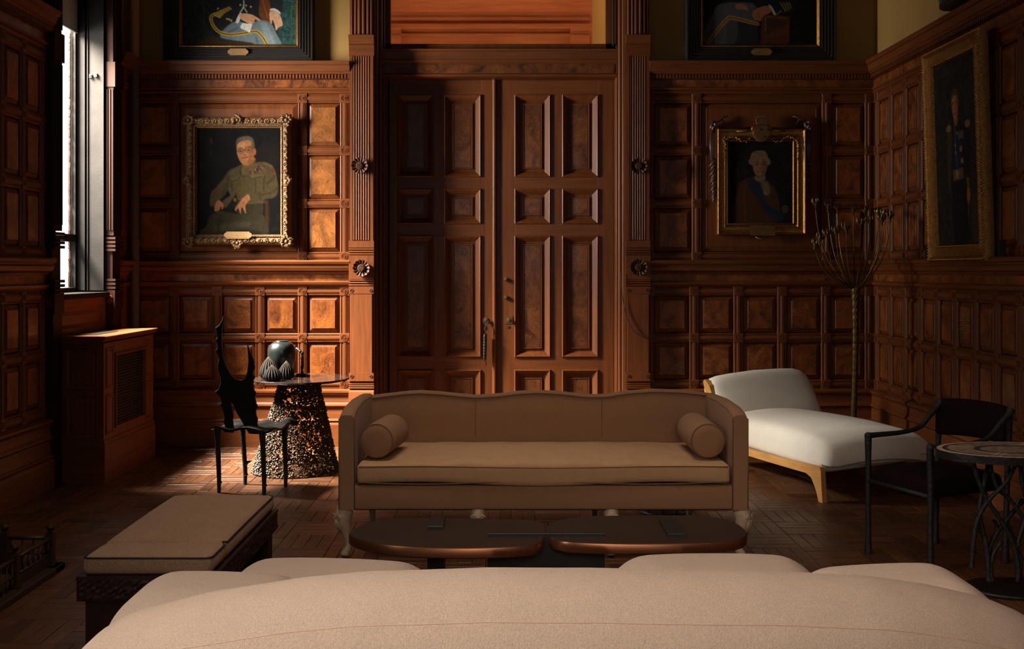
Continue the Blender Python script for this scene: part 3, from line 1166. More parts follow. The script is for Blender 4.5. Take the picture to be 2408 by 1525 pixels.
def door_leaf(n, x0, x1, cols, label):
    root = thing('door_%d' % n, label, 'door', ((x0 + x1) / 2, YD, 0), kind='structure')
    rows = [(224, 415), (445, 525), (555, 838), (870, 985)]
    zs = [(zd(b_), zd(t_)) for t_, b_ in rows]
    top = zd(181)
    (c0, c1), (c2, c3) = [(xd(a_), xd(b_)) for a_, b_ in cols]
    bk = .05
    for a_, b_ in ((x0, c0), (c3, x1)):
        MB().pbox(Pd, a_, b_, 0.01, top, -bk, 0, .0015).build('stile', M['door'], root)
    zr = [(zs[0][1], top)] + [(zs[k + 1][1], zs[k][0]) for k in range(3)] + [(.01, zs[3][0])]
    for a_, b_ in zr:
        MB().pbox(Pd, c0, c3, a_, b_, -bk, 0, .0015).build('rail', M['door_h'], root)
    for a_, b_ in zs:
        MB().pbox(Pd, c1, c2, a_, b_, -bk, 0, .0015).build('muntin', M['door'], root)
    for s0, s1 in ((c0, c1), (c2, c3)):
        for a_, b_ in zs:
            p = MB().rings(Pd, s0 - .006, s1 + .006, a_ - .006, b_ + .006,
                           [(0, 0), (.002, .012), (.008, .017), (.014, .012), (.018, .010), (.052, -.026), (.056, -.026), (.058, -.022), (.062, -.022), (.064, -.028)])
            po = p.build('panel', M['door'], root)
            t = .066
            q = MB().rings(Pd, s0 + t, s1 - t, a_ + t, b_ - t, [(0, -.034), (0, -.018), (.003, -.014), (.008, -.014), (.010, -.020), (.016, -.020)], cap=False)
            q.build('inner_bead', M['door'], po)
            t += .015
            MB().pbox(Pd, s0 + t, s1 - t, a_ + t, b_ - t, -.034, -.018, .002).build('burl_field', M['burl_d'], po)
    return root


dl = door_leaf(1, xd(916), xd(1168), ((936, 1018), (1046, 1130)), 'left leaf of the tall panelled mahogany double door')
dr = door_leaf(2, xd(1176), xd(1442), ((1211, 1293), (1323, 1405)), 'right leaf of the tall panelled mahogany double door')
MB().tube([(xd(1163), YD - .008, .01), (xd(1163), YD - .008, zd(181))], .020, 12).box(xd(1155), xd(1158), YD - .012, YD, .01, zd(182)).build('astragal', M['door'], dl, True, auto=50)
MB().box(xd(1169), xd(1176), YD + .0, YD + .05, .01, zd(181)).build('meeting_edge', M['door'], dr)
MB().box(xd(880), xd(1475), YD + .075, YD + .10, 0, zd(150)).box(xd(870), xd(906), YD + .075, YD + .12, 0, ROOM_TOP).box(xd(1449), xd(1485), YD + .075, YD + .12, 0, ROOM_TOP).build('trim_6', M['gap'])['kind'] = 'structure'  # unseen backing added to stop hall light leaking round the doors
bpy.data.objects['trim_6']['label'] = 'dark backing added behind the double door to block hall light'
# hardware on the leaves
Rx = Matrix.Rotation(math.pi / 2, 3, 'X')
c = at(1143, 752, YD)
MB().lathe([(.022, 0), (.022, .006), (.014, .010), (.010, .024), (.018, .034), (.016, .046), (.001, .050)], c, 16, M=Rx).build('door_knob', M['brass_dark'], dl, True, auto=50)
c = at(1197, 752, YD)
b = MB().box(c.x - .030, c.x + .030, c.y - .005, c.y, c.z - .032, c.z + .032)
o = b.build('lock_plate', M['brass_dark'], dr)
MB().lathe([(.020, 0), (.020, .006), (.012, .010), (.010, .022), (.022, .034), (.020, .050), (.001, .056)], c, 16, M=Rx).build('door_knob', M['brass_dark'], o, True, auto=50)
c = at(1195, 768, YD)
MB().lathe([(.014, 0), (.014, .004), (.006, .005), (.005, .001)], c, 14, M=Rx).build('keyhole_cover', M['brass_dark'], dr)
for py in (656, 699):
    c = at(1190, py, YD)
    MB().lathe([(.017, 0), (.019, .010), (.017, .020), (.010, .022), (.008, .026), (.001, .027)], c, 14, M=Rx).build('lock_button', M['brass_dark'], dr, True, auto=40)
# hall beyond the transom
hall = tag(MB().box(-2.5, .93, 10.5, 10.6, 0, 5.4).build('wall_hall', M['hall_wood']), 'orange panelled hall wall seen through the transom window', 'wall', kind='structure')
Ph = lambda s, z, d: (s, 10.5 - d, z)


def zh(py): return ZC + (CY - py) * 10.5 / F


MB().extr(Ph, 's', -2.5, .90, [(zh(52), .0), (zh(50), .05), (zh(44), .06), (zh(40), .09), (zh(34), .11), (zh(32), 0)]).build('cornice', M['hall_wood'], hall)
MB().extr(Ph, 's', -2.5, .88, [(zh(76), .0), (zh(75), .03), (zh(70), .05), (zh(66), .05), (zh(65), 0)]).build('moulding', M['hall_wood'], hall)
for a_, b_ in ((918, 944), (1340, 1385)):
    MB().extr(Ph, 's', PX(a_, 10.5), PX(b_, 10.5), [(zh(300), .05), (zh(84), .05), (zh(82), .07), (zh(77), .09), (zh(72), .09)]).build('pilaster', M['hall_wood'], hall)
MB().box(.93, 2.6, 10.62, 10.7, 0, 5.4).box(-2.5, 2.6, 8.9, 10.7, 5.4, 5.5).build('hall_end', M['hall_yellow'], hall)
MB().box(-2.5, 2.6, 8.85, 10.7, -.1, -.02).build('hall_floor', M['hall_wood'], hall)
# cable hanging beside the right pilaster
cb = MB().tube(catmull([at(1459, 640, YP - .03), at(1463, 690, YP - .03), at(1472, 740, YP - .035), at(1487, 772, YP - .04), at(1505, 788, YP - .04), at(1524, 796, YP - .04)], 6), .0035, 6)
tag(cb.build('cable', M['cable'], None, True), 'thin dark cable drooping across the right pilaster', 'cable')

# ---- radiator cover under the window
rad = thing('radiator_cover', 'dark wooden radiator cover with wire grille under the left window', 'radiator cover', (-2.86, 7.45, 0))
RY0, RY1, RX1 = 6.96, 7.95, -2.715
RX0 = XL + .02
MB().extr(lambda s, z, d: (RX1 - .04 + d, s, z), 's', RY0 - .03, RY1 + .03, [(.955, .0), (.962, .035), (.975, .05), (.99, .065), (1.0, .065), (1.003, .06)], -(RX1 - .04 - RX0)).build('top_slab', M['wood_h'], rad)
bz = MB()
bz.box(RX0, RX1 + .012, RY0 - .012, RY1 + .012, 0, .26)
bz.box(RX0, RX1 + .006, RY0 - .006, RY1 + .006, .26, .29)
bz.build('plinth', M['wood_h'], rad)
Pc = lambda s, z, d: (RX1 + d, s, z)
fr = MB()
for a_, b_ in ((RY0, RY0 + .20), (RY1 - .20, RY1)):
    fr.pbox(Pc, a_, b_, .29, .955, -.03, 0, .002)
fr.pbox(Pc, RY0 + .20, RY1 - .20, .86, .955, -.03, 0, .002).pbox(Pc, RY0 + .20, RY1 - .20, .29, .36, -.03, 0, .002)
fr.box(RX0, RX1 - .03, RY1 - .03, RY1, .26, .955)
fr.build('front_frame', M['wood_v'], rad)
for a_, b_ in ((RY0 + .03, RY0 + .17), (RY1 - .17, RY1 - .03)):
    for z0, z1 in ((.32, .60), (.64, .92)):
        MB().rings(Pc, a_, b_, z0, z1, [(0, .0), (.004, .008), (.012, .006), (.020, -.002), (.028, .004)]).build('side_panel', M['wood_v'], rad)
MB().rings(Pc, RY0 + .19, RY1 - .19, .35, .87, [(0, 0), (.0, .014), (.012, .014), (.016, -.01)], cap=False).build('grille_frame', M['wood_v'], rad)
gr = MB()
y0, y1 = RY0 + .20, RY1 - .20
for k in range(31):
    yy = y0 + (k + .5) * (y1 - y0) / 31
    gr.box(RX1 - .012, RX1 - .009, yy - .0022, yy + .0022, .36, .86)
for k in range(24):
    zz = .36 + (k + .5) * .5 / 24
    gr.box(RX1 - .009, RX1 - .006, y0, y1, zz - .0026, zz + .0026)
o = gr.build('wire_grille', M['iron'], rad)
o['kind'] = 'stuff'
MB().box(RX0, RX1 - .06, RY0 + .19, RY1 - .19, .30, .92).build('dark_lining', M['gap'], rad)
Pe = lambda s, z, d: (s, RY0 - d, z)
MB().box(RX0, RX1 - .03, RY0, RY0 + .02, .26, .955).build('end_frame', M['wood_v'], rad)
for z0, z1 in ((.31, .60), (.64, .92)):
    MB().rings(Pe, RX0 + .05, RX1 - .04, z0, z1, [(0, .0), (.004, .006), (.014, .004), (.022, -.0), (.030, .004)]).build('end_panel', M['wood_v'], rad)
MB().box(RX0 + .02, RX0 + .20, 7.1, 7.5, 1.003, 1.007).build('top_vent', M['iron'], rad)
# ================================================================= FURNITURE
# ---- tan sofa in the middle
SX0, SX1, SY0, SYB = -.82, 1.24, 5.14, 5.93
sofa = thing('cream_sofa', 'long tan camel-back sofa with carved cabriole legs before the double door', 'sofa', (.21, 5.5, 0))
hump = [(861, 931), (900, 926), (961, 919), (991, 917.5), (1036, 920.5), (1080, 925), (1118, 928.5), (1172, 925), (1220, 919), (1262, 917), (1310, 919), (1382, 927), (1426, 926.5),
        (1470, 919), (1533, 914), (1596, 916), (1640, 920), (1672, 925)]
hx = [PX(p[0], 5.86) for p in hump]
hz = [PZ(p[1], 5.86) for p in hump]


def back_top(x): return interp(x, hx, hz)


b = MB()
nx = 72
rows = [(.0, .26), (0.0, .60), (.004, None), (.012, 'a'), (.030, 'b'), (.055, 'b'), (.078, 'a'), (.088, None), (.09, .26)]
vs, fs = [], []
for i in range(nx + 1):
    x = SX0 + .02 + (SX1 - SX0 - .04) * i / nx
    zt_ = back_top(x)
    for d, z in rows:
        zz = zt_ - .022 if z is None else zt_ - .007 if z == 'a' else zt_ if z == 'b' else z
        bow = .012 * math.sin(math.pi * i / nx) if d == 0 else 0
        vs.append((x, SYB - .10 + d, zz))
n = len(rows)
for i in range(nx):
    for j in range(n - 1):
        fs.append((i * n + j, i * n + j + 1, (i + 1) * n + j + 1, (i + 1) * n + j))
fs += [tuple(range(n)), tuple(range(nx * n + n - 1, nx * n - 1, -1))]
b.add(vs, fs)
bk = b.build('backrest', M['sofa'], sofa, True, auto=50)
p = MB()
p.tube([(x, SYB - .098, back_top(x) - .014) for x in np.linspace(SX0 + .07, SX1 - .07, 60)], .0035, 6)
p.build('piping', M['piping'], bk, True)
for px in (1118, 1415):
    x = PX(px, 5.83)
    MB().tube([(x, SYB - .1005, .5), (x, SYB - .1005, back_top(x) - .02)], .0016, 5).build('seam', M['piping'], bk)
arm_y = [SY0, SY0 + .02, SY0 + .14, SY0 + .40, SY0 + .65, SYB]
arm_z = [.722, .733, .752, .758, .748, .738]
for x0, x1 in ((SX0, SX0 + .078), (SX1 - .078, SX1)):
    vs, fs = [], []
    ys = list(np.linspace(SY0, SYB - .01, 22))
    inner = 1 if x0 == SX0 else -1
    prof = [(0, .245), (0, .55), (0, -.022), (.006, -.008), (.020, 0), (.058, 0), (.072, -.008), (.078, -.022), (.078, .55), (.078, .245)]
    for y in ys:
        zt_ = interp(y, arm_y, arm_z)
        for t, z in prof:
            vs.append((x0 + t, y, zt_ + z if z <= 0 else z))
    n = len(prof)
    for i in range(len(ys) - 1):
        for j in range(n - 1):
            fs.append((i * n + j, i * n + j + 1, (i + 1) * n + j + 1, (i + 1) * n + j))
        fs.append((i * n + n - 1, i * n, (i + 1) * n, (i + 1) * n + n - 1))
    fs += [tuple(range(n)), tuple(range((len(ys) - 1) * n + n - 1, (len(ys) - 1) * n - 1, -1))]
    ao = MB().add(vs, fs).build('arm', M['sofa'], sofa, True, auto=45)
    q = MB()
    xi = x0 + .078 if inner > 0 else x0
    xo = x0 if inner > 0 else x0 + .078
    q.tube([(xi, SY0 - .001, .25), (xi, SY0 - .001, .70)] + [(xi - inner * .004, y, interp(y, arm_y, arm_z) - .016) for y in ys], .003, 6)
    q.tube([(xo, SY0 - .001, .25), (xo, SY0 - .001, .705)], .003, 6)
    q.build('piping', M['piping'], ao, True)
MB().rbox((SX0 + .07, SY0, .245), (SX1 - .07, SYB - .05, .366), .014, (8, 8, 8)).build('seat_rail', M['sofa'], sofa, True, auto=50)
MB().box(SX0 + .01, SX1 - .01, SY0 + .02, SYB - .01, .240, .247).build('underside', M['gap'], sofa)


def cush(q):
    u = (q.x - .205) / .94
    v = (q.y - SY0) / .68
    if q.z > .42:
        k = (q.z - .42) / .05
        q.z += k * .036 * max(0, 1 - abs(u) ** 3) ** 1.5 * math.sin(math.pi * min(1, max(0, v * .85 + .12)))
        q.z += k * .004 * math.sin(q.x * 23 + q.y * 9) * math.sin(q.y * 14 + 1)
    else:
        q.z -= .010 * math.sin(q.x * 5 + .6) * max(0, 1 - v * 2)
    q.y -= .006 * math.sin(q.x * 4 + 1)
    return q


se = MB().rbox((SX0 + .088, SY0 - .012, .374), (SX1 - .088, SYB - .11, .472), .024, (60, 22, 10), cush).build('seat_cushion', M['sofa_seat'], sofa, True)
q = MB()
q.tube([(SX0 + .10 + (SX1 - SX0 - .2) * t, SY0 - .012 - .006 * math.sin((SX0 + .10 + (SX1 - SX0 - .2) * t) * 4 + 1) + .003, .462 + .003 * math.sin(t * 9)) for t in np.linspace(0, 1, 50)], .0035, 6)
q.tube([(SX0 + .10 + (SX1 - SX0 - .2) * t, SY0 - .012 - .006 * math.sin((SX0 + .10 + (SX1 - SX0 - .2) * t) * 4 + 1) + .004, .384 - .008 * math.sin(t * 10)) for t in np.linspace(0, 1, 50)], .0035, 6)
q.build('piping', M['piping'], se, True)


def cabriole(x, y, out, front=True):
    """carved leg; out = direction of the knee and toe"""
    ox, oy = out
    path = [(.0, .246), (.012, .235), (.022, .215), (.024, .19), (.016, .16), (.004, .12), (-.006, .085), (-.008, .055), (.0, .032), (.014, .014), (.018, .004)]
    rad = [.040, .046, .046, .041, .034, .026, .021, .019, .020, .024, .022]
    pts = [Vector((x + ox * a, y + oy * a, z)) for a, z in path]
    b = MB().tube(pts, rad, 14, flat=.85)
    o = b.build('leg', M['leg_paint'], sofa, True, auto=60)
    d = MB()
    c = Vector((x + ox * .05, y + oy * .05, .205))
    side = Vector((-oy, ox, 0))
    if front:
        # carved knee: two scrolls and a leaf
        for s in (-1, 1):
            sp = []
            for k in range(20):
                t = k / 19
                a, r_ = t * 8, .017 * (1 - t * .8)
                sp.append(c + side * (s * (.020 + r_ * math.cos(a))) + Vector((0, 0, r_ * math.sin(a))) + Vector((ox, oy, 0)) * (.014 - .001 * t))
            d.tube(sp, .0035, 5)
        for k in range(5):
            t = (k - 2) / 2
            d.tube([c + side * (t * .010) + Vector((ox * .014, oy * .014, -.012)), c + side * (t * .016) + Vector((ox * .008, oy * .008, -.045)), c + side * (t * .006) + Vector((ox * -.012, oy * -.012, -.085))], [.004, .005, .0015], 5)
        # claw toes
        for k in range(3):
            t = k - 1
            f0 = Vector((x + ox * .018, y + oy * .018, .014)) + side * (t * .012)
            d.ball(f0, .013, 8, 5)
    d.ball(Vector((x + ox * .012, y + oy * .012, .010)), .010, 8, 5)
    d.build('carving', M['leg_paint'], o, True)['kind'] = 'stuff'


for i, x in enumerate((SX0 + .035, -.12, .555, SX1 - .035)):
    ox = -.8 if i == 0 else .8 if i == 3 else 0.0
    cabriole(x, SY0 + .06, (ox, -.7 if ox else -1.0))
for i, x in enumerate((SX0 + .075, .53, SX1 - .16)):
    b = MB().tube([(x, SYB - .10, .246), (x, SYB - .09, .16), (x, SYB - .06, .06), (x, SYB - .045, .0)], [.026, .022, .018, .016], 8)
    b.build('leg', M['leg_paint'], sofa, True, auto=50)


def bolster(x, z, y0, y1, r, yaw, label):
    root = thing('bolster_cushion', label, 'cushion', (x, y0, z - r), 'round bolsters on the tan sofa')
    R = Matrix.Rotation(yaw, 3, 'Z') @ Matrix.Rotation(-math.pi / 2, 3, 'X')
    L = y1 - y0
    prof = [(1e-4, -.004), (r * .5, -.003), (r * .90, .000), (r * .975, .006), (r, .018), (r * 1.01, L * .5), (r, L - .018), (r * .975, L - .006), (r * .9, L), (r * .5, L + .003), (1e-4, L + .004)]
    MB().lathe(prof, (x, y0, z), 40, M=R).build('cover', M['sofa'], root, True)
    for e in (.003, L - .003):
        pts = [R @ Vector((r * .955 * math.cos(a), r * .955 * math.sin(a), e)) + Vector((x, y0, z)) for a in np.linspace(0, 2 * math.pi, 40, endpoint=False)]
        MB().tube(pts, .0034, 6, closed=True).build('piping', M['piping'], root, True)


bolster(PX(885, 5.24), .576, 5.24, 5.60, .089, -.13, 'left bolster cushion against the arm of the tan sofa')
bolster(PX(1665, 5.24), .577, 5.24, 5.66, .089, .0, 'right bolster cushion against the arm of the tan sofa')

# ---- near sofa, seen from behind
bs = thing('boucle_sofa', 'cream boucle sofa with swelling rounded back nearest the camera', 'sofa', (.2, 2.6, 0))
crest_px = [(120, 1600), (180, 1525), (230, 1482), (300, 1447), (480, 1403), (700, 1368), (860, 1353), (1150, 1344), (1400, 1345), (1800, 1351), (2050, 1363), (2200, 1384), (2330, 1412), (2408, 1440), (2480, 1490)]
X0, X1 = -1.26, 1.56
xc_, hw = (X0 + X1) / 2, (X1 - X0) / 2
cxs, czs = [], []
for px, py in crest_px:
    Y = 2.3
    for _ in range(8):
        s_ = max(-1, min(1, (PX(px, Y) - xc_) / hw))
        Y = 2.37 - .14 * (1 - s_ * s_) + .10 * s_ * s_
    cxs.append(PX(px, Y))
    czs.append(PZ(py, Y))


def crest(x): return interp(x, cxs, czs)


b = MB()
nu, nv = 96, 40
vs, fs = [], []
for i in range(nu + 1):
    t = -1 + 2 * i / nu
    s = math.sin(t * math.pi / 2) if True else t
    x = xc_ + hw * s
    end = math.sqrt(max(0.0, 1 - abs(s) ** 12))
    bowy = .14 * (1 - s * s)                         # plan curve: back bulges to the camera
    zt_ = crest(x)
    h = (zt_ - .06) / 2 * max(.02, end)
    zc = .06 + (zt_ - .06) / 2
    th = .175 * max(.02, end)
    for j in range(nv):
        a = 2 * math.pi * j / nv
        ca, sa = math.cos(a), math.sin(a)
        e = .72
        yy = math.copysign(abs(ca) ** e, ca) * th
        zz = math.copysign(abs(sa) ** .62, sa) * h
        lean = .05 * (zz / max(h, 1e-6))
        vs.append((x, 2.32 - bowy + yy + lean + .10 * s * s, zc + zz))
for i in range(nu):
    for j in range(nv):
        fs.append((i * nv + j, i * nv + (j + 1) % nv, (i + 1) * nv + (j + 1) % nv, (i + 1) * nv + j))
fs += [tuple(range(nv)), tuple(range(nu * nv, nu * nv + nv))]
b.add(vs, fs)
bo = b.build('backrest', M['boucle'], bs, True)
# seam running along the back a hand below its crest
sm = []
for i in range(4, nu - 3):
    ring = vs[i * nv:(i + 1) * nv]
    zt_ = max(p[2] for p in ring)
    cand = [p for p in ring if p[1] < sum(q[1] for q in ring) / nv]
    target = zt_ - .062
    cand.sort(key=lambda p: -p[2])
    for k in range(len(cand) - 1):
        if cand[k][2] >= target >= cand[k + 1][2]:
            f_ = (cand[k][2] - target) / max(1e-9, cand[k][2] - cand[k + 1][2])
            sm.append(Vector(cand[k]).lerp(Vector(cand[k + 1]), f_))
            break
MB().tube(sm, .0010, 6).build('seam', M['seam'], bo, True)


def lump(name, x0, x1, y0, y1, z0, z1, r, fn=None, n=(32, 32, 26)):
    o = MB().rbox((x0, y0, z0), (x1, y1, z1), r, n, fn, 0, 9).build(name, M['boucle'], bs, True)
    return o


def soft(cx, cy, hx_, hy_, k=.05):
    def fn(q):
        u, v = (q.x - cx) / hx_, (q.y - cy) / hy_
        q.z -= k * (abs(u) ** 2.4 + .5 * abs(v) ** 3) * (1 if q.z > .3 else 0)
        return q
    return fn


def slope(cx, cy, hx_, hy_, k, sl):
    f0 = soft(cx, cy, hx_, hy_, k)

    def fn(q):
        q = f0(q)
        if q.z > .3:
            q.z += sl * (q.x - cx)
        return q
    return fn


lump('arm', -1.075, -.50, 2.62, 3.06, .08, .588, .15, slope(-.78, 2.84, .28, .22, .02, -.04))
lump('arm', .80, 1.36, 2.62, 3.06, .08, .610, .15, slope(1.07, 2.84, .28, .22, .02, .05))
lump('seat_cushion', -.90, -.19, 2.62, 3.47, .10, .514, .15, slope(-.54, 3.05, .36, .42, .02, -.028))
lump('seat_cushion', .33, 1.045, 2.62, 3.47, .10, .530, .15, soft(.69, 3.05, .36, .42, .02))
lump('seat_base', -.25, .40, 2.5, 3.05, .08, .42, .12)
MB().rbox((-.95, 2.3, .0), (1.30, 3.0, .10), .02, (8, 8, 8)).build('plinth', M['gap'], bs)

# ---- bench with cushions at the left
BX0, BX1, BY0, BY1 = -1.46, -.985, 3.50, 4.50
bench = thing('upholstered_bench', 'long bench with tan cushions and dark carved apron at the left', 'bench', ((BX0 + BX1) / 2, 4.0, 0))


def carved(b, fn, nu, nv):
    rr = random.Random(11)
    ph = [[rr.random() for _ in range(nv + 1)] for _ in range(nu + 1)]
    vs, fs = [], []
    for i in range(nu + 1):
        for j in range(nv + 1):
            edge = i in (0, nu) or j in (0, nv)
            d = 0 if edge else (.006 * ph[i][j] + .004 * math.sin(i * 1.9 + j * 1.3) * math.sin(j * 1.7))
            vs.append(fn(i / nu, j / nv, d))
    for i in range(nu):
        for j in range(nv):
            a = i * (nv + 1) + j
            fs.append((a, a + 1, a + nv + 2, a + nv + 1))
    b.add(vs, fs)


b = MB()
b.box(BX0 + .006, BX1 - .006, BY0 + .006, BY1 - .006, .315, .400)
carved(b, lambda u, v, d: (BX0 + u * (BX1 - BX0), BY0 + .004 - d, .315 + .085 * v), 44, 8)
carved(b, lambda u, v, d: (BX1 - .004 + d, BY0 + u * (BY1 - BY0), .315 + .085 * v), 90, 8)
carved(b, lambda u, v, d: (BX0 + .004 - d, BY0 + u * (BY1 - BY0), .315 + .085 * v), 90, 8)
b.box(BX0, BX1, BY0, BY1, .392, .401)
b.build('carved_apron', M['bench_wood'], bench)
for y0, y1 in ((BY0 + .03, BY0 + .11), (BY1 - .11, BY1 - .03)):
    MB().pbox(lambda s, z, d: (s, d, z), BX0 + .02, BX1 - .02, 0, .318, y0, y1, .004).build('leg_slab', M['bench_wood'], bench)
MB().box(BX0 + .1, BX1 - .1, BY0 + .1, BY1 - .1, .29, .318).build('stretcher', M['bench_wood'], bench)


def dome(cx, cy, hx_, hy_, k):
    def fn(q):
        if q.z > .43:
            u, v = (q.x - cx) / hx_, (q.y - cy) / hy_
            q.z += k * max(0, 1 - u ** 4) * max(0, 1 - v ** 4) - .004
        return q
    return fn


cx0, cx1 = BX0 + .012, BX1 - .012
ysplit = 3.70
for nm, y0, y1, k in (('front_cushion', BY0 + .012, ysplit - .001, .012), ('seat_cushion', ysplit + .001, BY1 - .012, .020)):
    zt_ = .468 if nm == 'front_cushion' else .470
    co = MB().rbox((cx0, y0, .400), (cx1, y1, zt_), .026, (24, 24, 13), dome((cx0 + cx1) / 2, (y0 + y1) / 2, (cx1 - cx0) / 2, (y1 - y0) / 2, k), 0, 5).build(nm, M['bench_fab'], bench, True)
    q = MB()
    zz = zt_ - .008
    e = .004
    if nm == 'front_cushion':
        pts = [(cx0 + e, y0 + .05, zz - .003), (cx0 + e, y0 + .02, zz), (cx0 + .02, y0 + e, zz), (cx1 - .02, y0 + e, zz), (cx1 - e, y0 + .02, zz), (cx1 - e, ysplit - .02, zz), (cx1 - .012, ysplit, zz + .006)]
    else:
        pts = [(cx1 - .014, ysplit - .004, zz + .007), (cx1 - e, ysplit + .02, zz), (cx1 - e, 4.0, zz + .002), (cx1 - e, y1 - .02, zz), (cx1 - .02, y1 - e, zz), (cx1 - .06, y1 - e, zz - .004)]
    q.tube(pts, .0034, 7)
    q.build('piping', M['black_cord'], co, True)

# ---- low bronze table of two rounded tops
ct = thing('coffee_table', 'low dark bronze coffee table of two rounded tops before the tan sofa', 'table', (.2, 4.5, 0))
TZ = .30
left_px = [(820, 1252), (826, 1245), (845, 1235), (870, 1226), (905, 1220), (950, 1217.5), (1010, 1217), (1100, 1217.5), (1200, 1220), (1255, 1223), (1274, 1228), (1280, 1238), (1281, 1252), (1278, 1266), (1268, 1276),
           (1245, 1282), (1180, 1286.5), (1100, 1288.5), (1000, 1287), (930, 1283), (880, 1276), (845, 1268), (826, 1260)]
right_px = [(1284, 1240), (1290, 1233), (1310, 1224), (1345, 1217), (1400, 1212.5), (1470, 1211), (1540, 1210.5), (1620, 1211), (1670, 1214), (1710, 1221), (1738, 1233), (1754, 1246), (1757, 1252), (1752, 1261), (1735, 1268),
            (1690, 1274), (1600, 1277.5), (1500, 1278.5), (1420, 1278), (1345, 1275), (1310, 1270), (1292, 1262), (1284, 1252)]
for pxs in (left_px, right_px):
    poly = catmull([on_z(a_, b_, TZ) for a_, b_ in pxs], 3, True)
    cen = sum(poly, Vector()) / len(poly)
    n = len(poly)
    vs, fs = [], []
    for k, (ins, z) in enumerate(((.004, TZ - .044), (0, TZ - .040), (0, TZ - .006), (.004, TZ))):
        for p in poly:
            d = (cen - p).normalized()
            vs.append((p.x + d.x * ins, p.y + d.y * ins, z))
    m_ = 4
    for k in range(m_ - 1):
        for i in range(n):
            fs.append((k * n + i, k * n + (i + 1) % n, (k + 1) * n + (i + 1) % n, (k + 1) * n + i))
    o = MB().add(vs, fs).add([vs[i] for i in range(n)], [tuple(range(n - 1, -1, -1))]).build('rim', M['table_edge'], ct, True, auto=40)
    MB().add([(p.x + (cen - p).normalized().x * .004, p.y + (cen - p).normalized().y * .004, TZ + .0005) for p in poly], [tuple(range(n))]).build('tabletop', M['table'], ct)
for x0, x1, y0, y1, zt_ in ((-.33, -.260, 4.53, 4.71, .316), (-.061, .445, 4.415, 4.445, .314), (.717, .795, 4.40, 4.67, .316)):
    MB().pbox(lambda s, z, d: (s, z, d), x0, x1, y0, y1, 0, zt_, .002).build('leg_panel', M['table_leg'], ct)

# ---- chaise longue
ch = thing('chaise_longue', 'cream upholstered chaise longue with pale oak frame right of the tan sofa', 'chaise longue', (2.1, 7.2, 0))
CU, CV, CO = Vector((-.30, .954, 0)), Vector((.954, .30, 0)), Vector((2.02, 6.41, 0))


def C3(l, w_, z): return CO + CU * l + CV * w_ + Vector((0, 0, z))


CW = .84


def seatfn(q):
    # q.x along length, q.y across, q.z up
    l, w_, z = q.x, q.y, q.z
    if z > .24:
        z += .055 * math.sin(math.pi * min(1, max(0, w_ / CW))) ** .7 + .012
        z -= .05 * max(0, 1 - l / .16) ** 2
        z += .02 * math.sin(math.pi * min(1, l / 1.2))
    else:
        z += .05 * max(0, w_ / CW) * max(0, 1 - l / .6)
    p = C3(l + (-.02 if z > .22 else 0) * max(0, 1 - l / .3), w_, z)
    return p


MB().rbox((-.02, .0, .170), (1.30, CW, .345), .075, (34, 28, 18), seatfn, 0, 7).build('seat', M['chaise'], ch, True)
bprof = [(1.16, .20), (1.22, .40), (1.34, .56), (1.40, .64), (1.45, .672), (1.53, .668), (1.57, .62), (1.53, .50), (1.44, .30), (1.38, .20)]
bp = catmull([(a_, 0, z) for a_, z in bprof], 4)
vs, fs = [], []
ws = [0.0, .012, .04, .09, .2, .42, .64, .75, .80, .828, .84]
for w_ in ws:
    e = min(w_, CW - w_)
    k = min(1.0, e / .09)
    k = math.sqrt(max(0, 1 - (1 - k) ** 2))
    for p in bp:
        c = Vector((1.37, 0, .42))
        q = c + (p - c) * (.80 + .20 * k)
        vs.append(C3(q.x, w_, q.z - max(0, p.z - .3) * (.13 * (1 - w_ / CW) ** 1.5) + (p.z > .5) * .018 * math.sin(math.pi * w_ / CW)))
n = len(bp)
for i in range(len(ws) - 1):
    for j in range(n):
        fs.append((i * n + j, i * n + (j + 1) % n, (i + 1) * n + (j + 1) % n, (i + 1) * n + j))
fs += [tuple(range(n)), tuple(range((len(ws) - 1) * n, len(ws) * n))]
MB().add(vs, fs).build('backrest', M['chaise'], ch, True, auto=70)
# side frames: rail, curved front leg, rear leg and upright
side = [(-.030, 0), (-.020, .10), (-.012, .195), (.0, .218), (.06, .215), (.40, .200), (.8, .19), (1.15, .20), (1.24, .33), (1.40, .58), (1.47, .62), (1.50, .60), (1.42, .44), (1.33, .24), (1.33, .14), (1.42, 0), (1.37, 0),
        (1.24, .13), (1.1, .14), (.7, .145), (.35, .150), (.15, .155), (.09, .135), (.055, .09), (.030, .045), (.012, 0)]
for w0, w1 in ((-.028, .006), (CW - .006, CW + .028)):
    MB().prism(side, lambda a_, b_, t: C3(a_, t, b_), w0, w1).build('side_frame', M['oak'], ch)
for l in (.45, 1.20):
    MB().prism([(l, .15), (l + .05, .15), (l + .05, .185), (l, .185)], lambda a_, b_, t: C3(a_, t, b_), 0, CW).build('cross_rail', M['oak'], ch)

